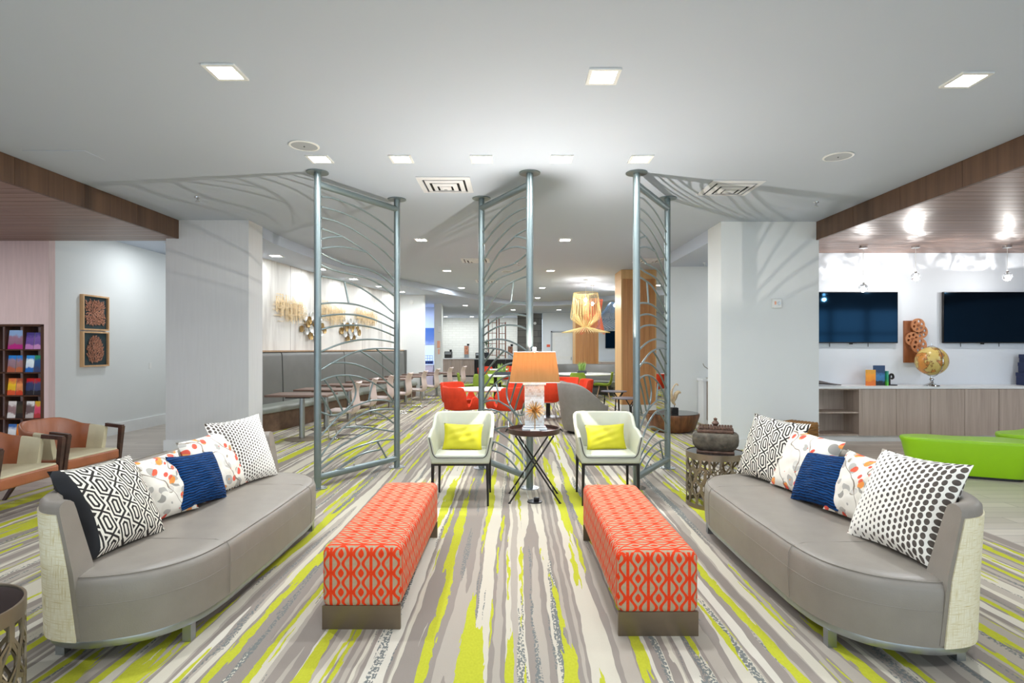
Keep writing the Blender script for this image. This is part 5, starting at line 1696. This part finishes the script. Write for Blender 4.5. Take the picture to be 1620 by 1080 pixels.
# ------------------------------------------------------------------ cut-out metal drum tables
def cut_drum(label, x, y, r, h, rz):
    t = thing('cutout_drum_table', label, 'table', (x, y, 0), rz, 'cut-out bronze drum tables')
    rnd = random.Random(11)
    nc, nr = 18, 4
    z0, z1 = 0.035, h - 0.05
    V = {}
    cw = 2 * PI / nc; chh = (z1 - z0) / nr
    # elongated jittered honeycomb: cell outline vertices shared by key
    def vert(i, j, k):
        key = ((2 * i + k) % (2 * nc), j)
        if key not in V:
            jz = 0 if j in (0, 2 * nr) else rnd.uniform(-0.3, 0.3) * chh * 0.5
            V[key] = (key[0] * cw / 2 + rnd.uniform(-0.16, 0.16) * cw, z0 + j * chh / 2 + jz)
        return V[key]
    mb = MB()
    P = lambda a, z, rr: (rr * math.cos(a), rr * math.sin(a), z)
    for row in range(nr):
        for col in range(nc):
            off = row % 2
            ks = [(0 + off, 2 * row), (1 + off, 2 * row - (1 if row else 0)), (2 + off, 2 * row), (2 + off, 2 * row + 1), (2 + off, 2 * row + 2), (1 + off, 2 * row + (3 if row < nr - 1 else 2)), (0 + off, 2 * row + 2), (0 + off, 2 * row + 1)]
            pts = []
            for k, j in ks:
                a, z = vert(col, j, k)
                pts.append((a, z))
            base = pts[0][0]
            pts = [((a - base + PI) % (2 * PI) - PI + base, z) for a, z in pts]
            ca = sum(p[0] for p in pts) / 8; cz = sum(p[1] for p in pts) / 8
            f = rnd.uniform(0.66, 0.82)
            ins = [(ca + (a - ca) * f, cz + (z - cz) * (f + 0.12)) for a, z in pts]
            for q in range(8):
                w = (q + 1) % 8
                o = [pts[q], pts[w], ins[w], ins[q]]
                vs = [P(a, z, r) for a, z in o] + [P(a, z, r - 0.006) for a, z in o]
                mb.add(vs, [(0, 1, 2, 3), (7, 6, 5, 4), (2, 6, 7, 3)])
    mb.build('cutout_wall', M['bronze_cut'], t, 30)
    MB().lathe([(r - 0.008, h - 0.055), (r + 0.001, h - 0.055), (r + 0.001, h), (r - 0.008, h), (r - 0.008, h - 0.055)], 48).build('top_band', M['bronze_cut'], t)
    MB().lathe([(r - 0.008, 0.004), (r + 0.001, 0.004), (r + 0.001, 0.04), (r - 0.008, 0.04), (r - 0.008, 0.004)], 48).build('bottom_band', M['bronze_cut'], t)
    MB().lathe([(0, h - 0.02), (r - 0.008, h - 0.02), (r - 0.008, h - 0.006), (0, h - 0.006)], 48).build('table_top', M['smoked'], t)
    return t


cut_drum('bronze cut-out drum table holding the stone casket', 1.945, 5.36, 0.27, 0.52, 0.2)
cut_drum('bronze cut-out drum table at the lower left corner', -2.16, 2.06, 0.27, 0.52, 1.0)
t = thing('stone_casket', 'worn stone casket with a carved wooden lid on the bronze drum table', 'box', (1.94, 5.34, 0.514), -0.35)
t.scale = (1.06, 1.06, 1.12)
MB().rbox(-0.16, 0.16, -0.11, 0.11, 0, 0.022, 0.008, 2).build('stand', M['carved'], t)
L = []
for z, s in ((0.022, 0.72), (0.035, 0.84), (0.07, 0.97), (0.11, 1.0), (0.15, 0.98), (0.165, 0.9), (0.17, 0.8)):
    p = []
    for i in range(32):
        a = 2 * PI * i / 32; c, q = math.cos(a), math.sin(a)
        p.append((0.20 * s * math.copysign(abs(c) ** 0.45, c), 0.135 * s * math.copysign(abs(q) ** 0.45, q), z))
    L.append(p)
MB().loops(L).build('body', M['stone'], t, 60)
lid = MB().rbox(-0.155, 0.155, -0.10, 0.10, 0.168, 0.205, 0.015, 2).build('lid', M['carved'], t)
mb = MB()
for i in range(12):
    for s in (-1, 1):
        mb.lathe([(0, 0.0), (0.013, 0.004), (0.01, 0.02), (0, 0.022)], 7, (-0.135 + i * 0.0245, s * 0.088, 0.203))
mb.build('carved_border', M['carved'], lid)
mb = MB()
mb.lathe([(0.02, 0.2), (0.028, 0.215), (0.016, 0.225), (0.034, 0.245), (0.02, 0.262), (0.012, 0.27), (0.018, 0.285), (0, 0.295)], 10)
mb.build('finial', M['carved'], lid)

# woven cube
t = thing('woven_cube', 'brown woven seagrass cube stool against the right pier', 'stool', (4.05, 7.92, 0), 0.62)
mb = MB().rbox(-0.2, 0.2, -0.2, 0.2, 0.004, 0.45, 0.02, 2).build('core', M['wicker'], t, 50)
for k in range(9):
    z = 0.02 + k * 0.047
    q = 0.205
    MB().tube([(-q, -q, z + 0.02), (q, -q, z + 0.02), (q, q, z + 0.02), (-q, q, z + 0.02)], 0.019, 6, True).build('woven_band', M['wicker'], mb)
for k in range(8):
    MB().tube([(-0.19, -0.175 + k * 0.05, 0.448), (0.19, -0.175 + k * 0.05, 0.448)], 0.019, 6).build('top_band', M['wicker'], mb)

# thermostat-like call point on the pier
t = thing('call_point', 'white call point box on the right pier', 'switch', (3.92, 8.3, 2.18))
MB().rbox(-0.07, 0.07, -0.04, 0, -0.07, 0.07, 0.006, 1).build('housing', M['white_plastic'], t)
MB().box(-0.04, -0.015, -0.044, -0.04, -0.02, 0.03).build('label_plate', M['peach_sign'], t)
mb = MB(); mb.M = Matrix.Translation((0.03, -0.04, 0)) @ Matrix.Rotation(PI / 2, 4, 'X'); mb.lathe([(0.028, 0), (0.025, 0.012), (0, 0.015)], 16); mb.build('dome', M['acrylic'], t)

# ------------------------------------------------------------------ right side: console, televisions, ornaments
CX = 4.62
t = thing('console_cabinet', 'long greyed oak console with white quartz top below the televisions', 'cabinet', (CX, 9.0, 0))
MB().box(0, 5.4, -0.02, 0.44, 0.86, 0.90).build('worktop', M['quartz'], t)
x1 = 5.645 - CX
for b in ((0, 0.03, 0.02, 0.44, 0.1, 0.86), (x1 - 0.05, x1, 0.0, 0.44, 0.1, 0.86)): MB().box(*b).build('upright', M['console'], t)
MB().box(0.03, x1 - 0.05, 0.42, 0.44, 0.1, 0.86).build('back_panel', M['console'], t)
for z in (0.1, 0.46, 0.84): MB().box(0.03, x1 - 0.05, 0.01, 0.42, z, z + 0.022).build('shelf', M['console'], t)
for k in range(7):
    a = x1 + 0.004 + k * 0.553
    MB().box(a, a + 0.545, 0.0, 0.43, 0.1, 0.855).build('door', M['console'], t)
MB().box(0, 5.3, 0.05, 0.42, 0.0, 0.1).build('plinth', M['base'], t)
MB().box(x1, 5.3, 0.41, 0.438, 0.1, 0.855).build('carcass_back', M['duct'], t)


def tv(label, x0, x1, z0, z1):
    t = thing('wall_television', label, 'television', ((x0 + x1) / 2, 9.45, (z0 + z1) / 2), 0, 'wall televisions above the console')
    w, h = (x1 - x0) / 2, (z1 - z0) / 2
    MB().rbox(-w, w, -0.07, -0.03, -h, h, 0.006, 1).build('casing', M['black'], t)
    MB().box(-w + 0.012, w - 0.012, -0.0735, -0.069, -h + 0.018, h - 0.012).build('screen', M['tv'], t)
    MB().box(-w * 0.5, w * 0.5, -0.032, -0.001, -h * 0.5, h * 0.5).build('wall_mount', M['black'], t)
    for x in (-0.4, 0.25): MB().tube([(x, -0.02, -h), (x, -0.02, -h - 0.06)], 0.005, 6).build('cable', M['black'], t)
    MB().rbox(-0.08, -0.03, -0.06, -0.03, -h - 0.02, -h + 0.002, 0.004, 1).build('sensor', M['black'], t)


tv('black wall television beside the right pier', 5.04, 6.49, 1.60, 2.465)
tv('black wall television at the right edge above the console', 7.25, 8.72, 1.60, 2.465)


def gear(r, holes, th=0.02):
    bm = bmesh.new()
    def circ(cx, cy, rr, n):
        vs = [bm.verts.new((cx + rr * math.cos(2 * PI * i / n), 0, cy + rr * math.sin(2 * PI * i / n))) for i in range(n)]
        return [bm.edges.new((vs[i], vs[(i + 1) % n])) for i in range(n)]
    E_ = circ(0, 0, r, 36)
    for hx, hy, hr in holes: E_ += circ(hx, hy, hr, 12)
    bmesh.ops.triangle_fill(bm, edges=E_, use_beauty=True, use_dissolve=False)
    g = bmesh.ops.extrude_face_region(bm, geom=list(bm.faces))
    bmesh.ops.translate(bm, vec=(0, -th, 0), verts=[v for v in g['geom'] if isinstance(v, bmesh.types.BMVert)])
    return bm


M['gearwood'] = wood('gear_wood', C(176, 112, 70), C(206, 142, 96), 'z', 1, 0.5)
M['gearback'] = wood('gear_backboard', C(130, 74, 40), C(160, 98, 56), 'z', 1, 0.5)
t = thing('gear_wall_art', 'wooden wall art of stacked round gears on a narrow board', 'wall art', (6.78, 9.45, 1.5))
MB().box(-0.16, 0.05, -0.04, -0.002, -0.23, 0.48).build('backboard', M['gearback'], t)
for gx, gz, r, yy in ((0.02, 0.40, 0.115, -0.09), (0.09, 0.29, 0.115, -0.06), (-0.06, 0.17, 0.115, -0.07), (0.03, 0.06, 0.13, -0.1)):
    hs = [(0.6 * r * math.cos(a), 0.6 * r * math.sin(a), 0.2 * r) for a in [2 * PI * i / 6 + 0.3 for i in range(6)]]
    q = MB().bm(gear(r, hs)); o = q.build('gear', M['gearwood'], t, 30); o.location = (gx, yy, gz)
    h_ = MB(); h_.M = Matrix.Rotation(PI / 2, 4, 'X'); h_.lathe([(0.2 * r, 0.0), (0.2 * r, 0.032), (0, 0.034)], 14); h_.build('hub', M['gearback'], o)
    MB().tube([(gx, yy - 0.005, gz), (gx, -0.02, gz)], 0.012, 8).build('axle', M['gearback'], t)
GX, GY = 6.82, 9.07
t = thing('desk_globe', 'antique yellow globe on a polished metal stand on the console', 'globe', (GX, GY, 0.90))
MB().lathe([(0, 0), (0.115, 0), (0.11, 0.015), (0.06, 0.035), (0.03, 0.05), (0.02, 0.085), (0.034, 0.10), (0.034, 0.115), (0.016, 0.13), (0.014, 0.16), (0, 0.16)], 28).build('stand', M['chrome'], t)
q = MB(); nb = 20
q.lathe([(0.23 * math.sin(PI * i / nb), -0.23 * math.cos(PI * i / nb)) for i in range(nb + 1)], 40)
o = q.build('sphere', M['globe'], t, 80); o.location = (0, 0, 0.405); o.rotation_euler = (0.2, 0.35, 0.6)
MB().tube([(0.0, -0.245 * math.cos(a), 0.405 + 0.245 * math.sin(a)) for a in [2 * PI * i / 40 for i in range(40)]], 0.008, 6, True).build('meridian_ring', M['chrome'], t)
MB().tube([(0, 0, 0.645), (0, 0, 0.70)], 0.006, 6).build('pin', M['chrome'], t)


def book(name, label, x, y, w, h, d, cols, seed, lean=0.0):
    t = thing(name, label, 'book', (x, y, 0.90), 0, 'books on the console')
    m = m_cover('book_cover_%d' % seed, *cols, float(seed))
    q = MB(); q.M = Matrix.Rotation(lean, 4, 'Y'); q.box(0, w, 0, 0.004, 0, h).box(0, w, d - 0.004, d, 0, h).box(0, 0.004, 0.004, d - 0.004, 0, h); q.build('cover', m, t)
    q = MB(); q.M = Matrix.Rotation(lean, 4, 'Y'); q.box(0.004, w - 0.006, 0.004, d - 0.004, 0.004, h - 0.004); q.build('pages', M['white_plastic'], t)
    return t


book('orange_book', 'orange book standing face out on the console', 5.80, 9.13, 0.15, 0.26, 0.03, (C(236, 170, 60), C(240, 150, 40), C(230, 120, 40)), 61)
book('blue_book', 'tall blue book behind the orange one on the console', 5.955, 9.18, 0.18, 0.33, 0.03, (C(40, 70, 110), C(60, 120, 170), C(20, 30, 40)), 62)
book('green_book', 'thin green book beside the tall blue one', 6.145, 9.15, 0.03, 0.24, 0.15, (C(60, 150, 130), C(40, 150, 110), C(90, 190, 60)), 63)
book('orange_red_book', 'narrow red-orange book beside the orange one', 5.952 - 0.028, 9.17, 0.026, 0.25, 0.12, (C(226, 100, 50), C(230, 110, 50), C(226, 100, 50)), 64)
t = thing('bookend', 'black scroll bookend beside the green book', 'bookend', (6.2, 9.2, 0.90))
MB().box(-0.01, 0.12, -0.05, 0.05, 0, 0.015).build('base', M['black'], t)
MB().tube(catmull([(0.02, 0, 0.015), (0.02, 0, 0.10), (0.03, 0, 0.17), (0.07, 0, 0.18), (0.085, 0, 0.13), (0.055, 0, 0.11)], 4), 0.018, 8).build('scroll', M['black'], t)
t = thing('leaf_tray', 'dark leaf-shaped tray on the console beside the pier', 'tray', (4.98, 9.16, 0.90))
p = catmull([(-0.3, 0, 0.04), (-0.1, 0, 0.085), (0.12, 0, 0.07), (0.3, 0, 0.03), (0.42, 0, 0.012)], 4)
L = []
for i, q in enumerate(p):
    u = i / (len(p) - 1); w = 0.012 + 0.12 * math.sin(PI * min(1, u * 1.05 + 0.05)); 
    L.append([(q[0], -w, q[2] * 0.5 + 0.006), (q[0], 0, q[2] * 0.2 + 0.002), (q[0], w, q[2] + 0.006), (q[0], 0, q[2] * 0.2 + 0.014)])
MB().loops(L).build('tray_body', M['bowl'], t, 60)
for k, (x0, z0, w, h, l) in enumerate(((8.44, 0.90, 0.40, 0.21, 'bottom navy box of the stack at the right end of the console'), (8.475, 1.111, 0.36, 0.165, 'middle navy box of the stack at the right end of the console'), (8.49, 1.277, 0.33, 0.135, 'top navy box of the stack at the right end of the console'))):
    t = thing('navy_storage_box', l, 'box', (x0, 9.06, z0), 0, 'stacked navy boxes on the console')
    MB().rbox(0, w, 0, 0.28, 0, h - 0.05, 0.003, 1).build('body', M['navy_box'], t)
    lid = MB().rbox(-0.004, w + 0.004, -0.004, 0.284, h - 0.06, h, 0.003, 1).build('lid', M['navy_box'], t)
    for q in range(3):
        a = 0.085 + q * 0.055
        MB().box(a, a + 0.018, -0.006, -0.003, h - 0.042, h - 0.018).build('white_mark', M['white_plastic'], lid)


# lime ottomans
def ottoman(label, loc, rz, L=1.55):
    t = thing('lime_ottoman', label, 'ottoman', loc, rz, 'lime green ottomans')
    pts = [(-0.78, 0.08), (-0.72, -0.16), (-0.45, -0.24), (0.0, -0.26), (0.45, -0.27), (0.74, -0.24), (0.84, -0.05), (0.80, 0.22), (0.55, 0.33), (0.2, 0.27), (-0.1, 0.22), (-0.5, 0.25)]
    P = [q[:2] for q in catmull([(x, y, 0) for x, y in pts], 6, True)]
    mb = MB()
    mb.loops([[(x * s, y * s, z) for x, y in P] for s, z in ((0.84, 0.03), (0.86, 0.035), (0.97, 0.36), (1.0, 0.405), (0.998, 0.425), (0.98, 0.437), (0.94, 0.44), (0.5, 0.44))])
    mb.build('upholstery', M['green_vinyl'], t, 50)
    mb = MB(); mb.loops([[(x * s, y * s, z) for x, y in P] for s, z in ((0.8, 0.003), (0.8, 0.035))]); mb.build('plinth', M['black'], t, 50)
    return t


ot = ottoman('lime green wave-shaped ottoman in front of the console', (5.36, 6.62, 0), -0.42); ot.scale = (0.8, 0.88, 1)
dup(ot, (6.72, 7.15, 0), 0.35, 'lime green ottoman at the right edge, partly behind the other')


# crystal pendants
M['crystal'] = NT('crystal', 0.02, spec=0.8).m
gt = M['crystal'].node_tree.nodes['Principled BSDF']
gt.inputs['Transmission Weight'].default_value = 0.85; gt.inputs['IOR'].default_value = 1.45
gt.inputs['Base Color'].default_value = (0.95, 0.97, 1, 1)
for x, y, zb, l in ((5.55, 8.82, 2.47, 'lowest crystal ball pendant, beside the right pier'), (6.35, 8.78, 2.64, 'middle crystal ball pendant above the globe'),
                    (7.78, 8.76, 2.64, 'crystal ball pendant at the right edge')):
    t = thing('crystal_pendant', l, 'pendant lamp', (x, y, zb), 0, 'crystal ball pendants')
    MB().lathe([(0, ZP - zb - 0.001), (0.06, ZP - zb - 0.001), (0.06, ZP - zb - 0.035), (0, ZP - zb - 0.04)], 20).build('canopy', M['chrome'], t)
    MB().tube([(0, 0, ZP - zb - 0.035), (0, 0, 0.06)], 0.003, 6).build('cord', M['white_plastic'], t)
    MB().lathe([(0, 0.085), (0.018, 0.085), (0.02, 0.055), (0, 0.05)], 12).build('holder', M['chrome'], t)
    q = MB(); bm = bmesh.new(); bmesh.ops.create_icosphere(bm, subdivisions=2, radius=0.068); q.bm(bm); q.build('crystal_ball', M['crystal'], t, smooth=False)
    MB().lathe([(0, -0.02), (0.014, -0.012), (0.018, 0), (0.014, 0.014), (0, 0.02)], 12).build('bulb', M['lamp_on'], t)
    sd = bpy.data.lights.new('pendant_light', 'SPOT'); sd.energy = 34; sd.spot_size = math.radians(166); sd.spot_blend = 0.06; sd.shadow_soft_size = 0.012; sd.color = (1, 0.97, 0.94)
    sd.use_nodes = True                    # noise in the spot's strength imitates streaks from the cut crystal
    ln = sd.node_tree; em = ln.nodes['Emission']
    tc = ln.nodes.new('ShaderNodeTexCoord'); mp = ln.nodes.new('ShaderNodeMapping'); nz = ln.nodes.new('ShaderNodeTexNoise'); cr = ln.nodes.new('ShaderNodeValToRGB')
    mp.inputs['Scale'].default_value = (1.4, 5.0, 2.0); mp.inputs['Location'].default_value = (x, y, zb)
    nz.inputs['Scale'].default_value = 1.6; nz.inputs['Detail'].default_value = 2; nz.inputs['Distortion'].default_value = 0.8
    cr.color_ramp.elements[0].position = 0.45; cr.color_ramp.elements[0].color = (0.1, 0.1, 0.1, 1)
    cr.color_ramp.elements[1].position = 0.6; cr.color_ramp.elements[1].color = (2.2, 2.2, 2.2, 1)
    ln.links.new(tc.outputs['Normal'], mp.inputs[0]); ln.links.new(mp.outputs[0], nz.inputs['Vector']); ln.links.new(nz.outputs[0], cr.inputs[0]); sz = ln.nodes.new('ShaderNodeSeparateXYZ'); ln.links.new(tc.outputs['Normal'], sz.inputs[0])
    ab = ln.nodes.new('ShaderNodeMath'); ab.operation = 'ABSOLUTE'; ln.links.new(sz.outputs[2], ab.inputs[0])
    iv = ln.nodes.new('ShaderNodeMath'); iv.operation = 'SUBTRACT'; iv.inputs[0].default_value = 1.02; ln.links.new(ab.outputs[0], iv.inputs[1])
    mu = ln.nodes.new('ShaderNodeMath'); mu.operation = 'MULTIPLY'; ln.links.new(iv.outputs[0], mu.inputs[0]); ln.links.new(cr.outputs[0], mu.inputs[1])
    ln.links.new(mu.outputs[0], em.inputs['Strength'])     # straight-up light dimmed in the strength, softening the ceiling hot spot
    so = bpy.data.objects.new('pendant_light', sd); COL.objects.link(so); so.parent = t; so.location = (0, 0, 0.09); so.rotation_euler = (PI, 0, 0)
    point_light('pendant_glow', (0, 0, -0.085), 14, 0.03, t, (1, 0.97, 0.94))
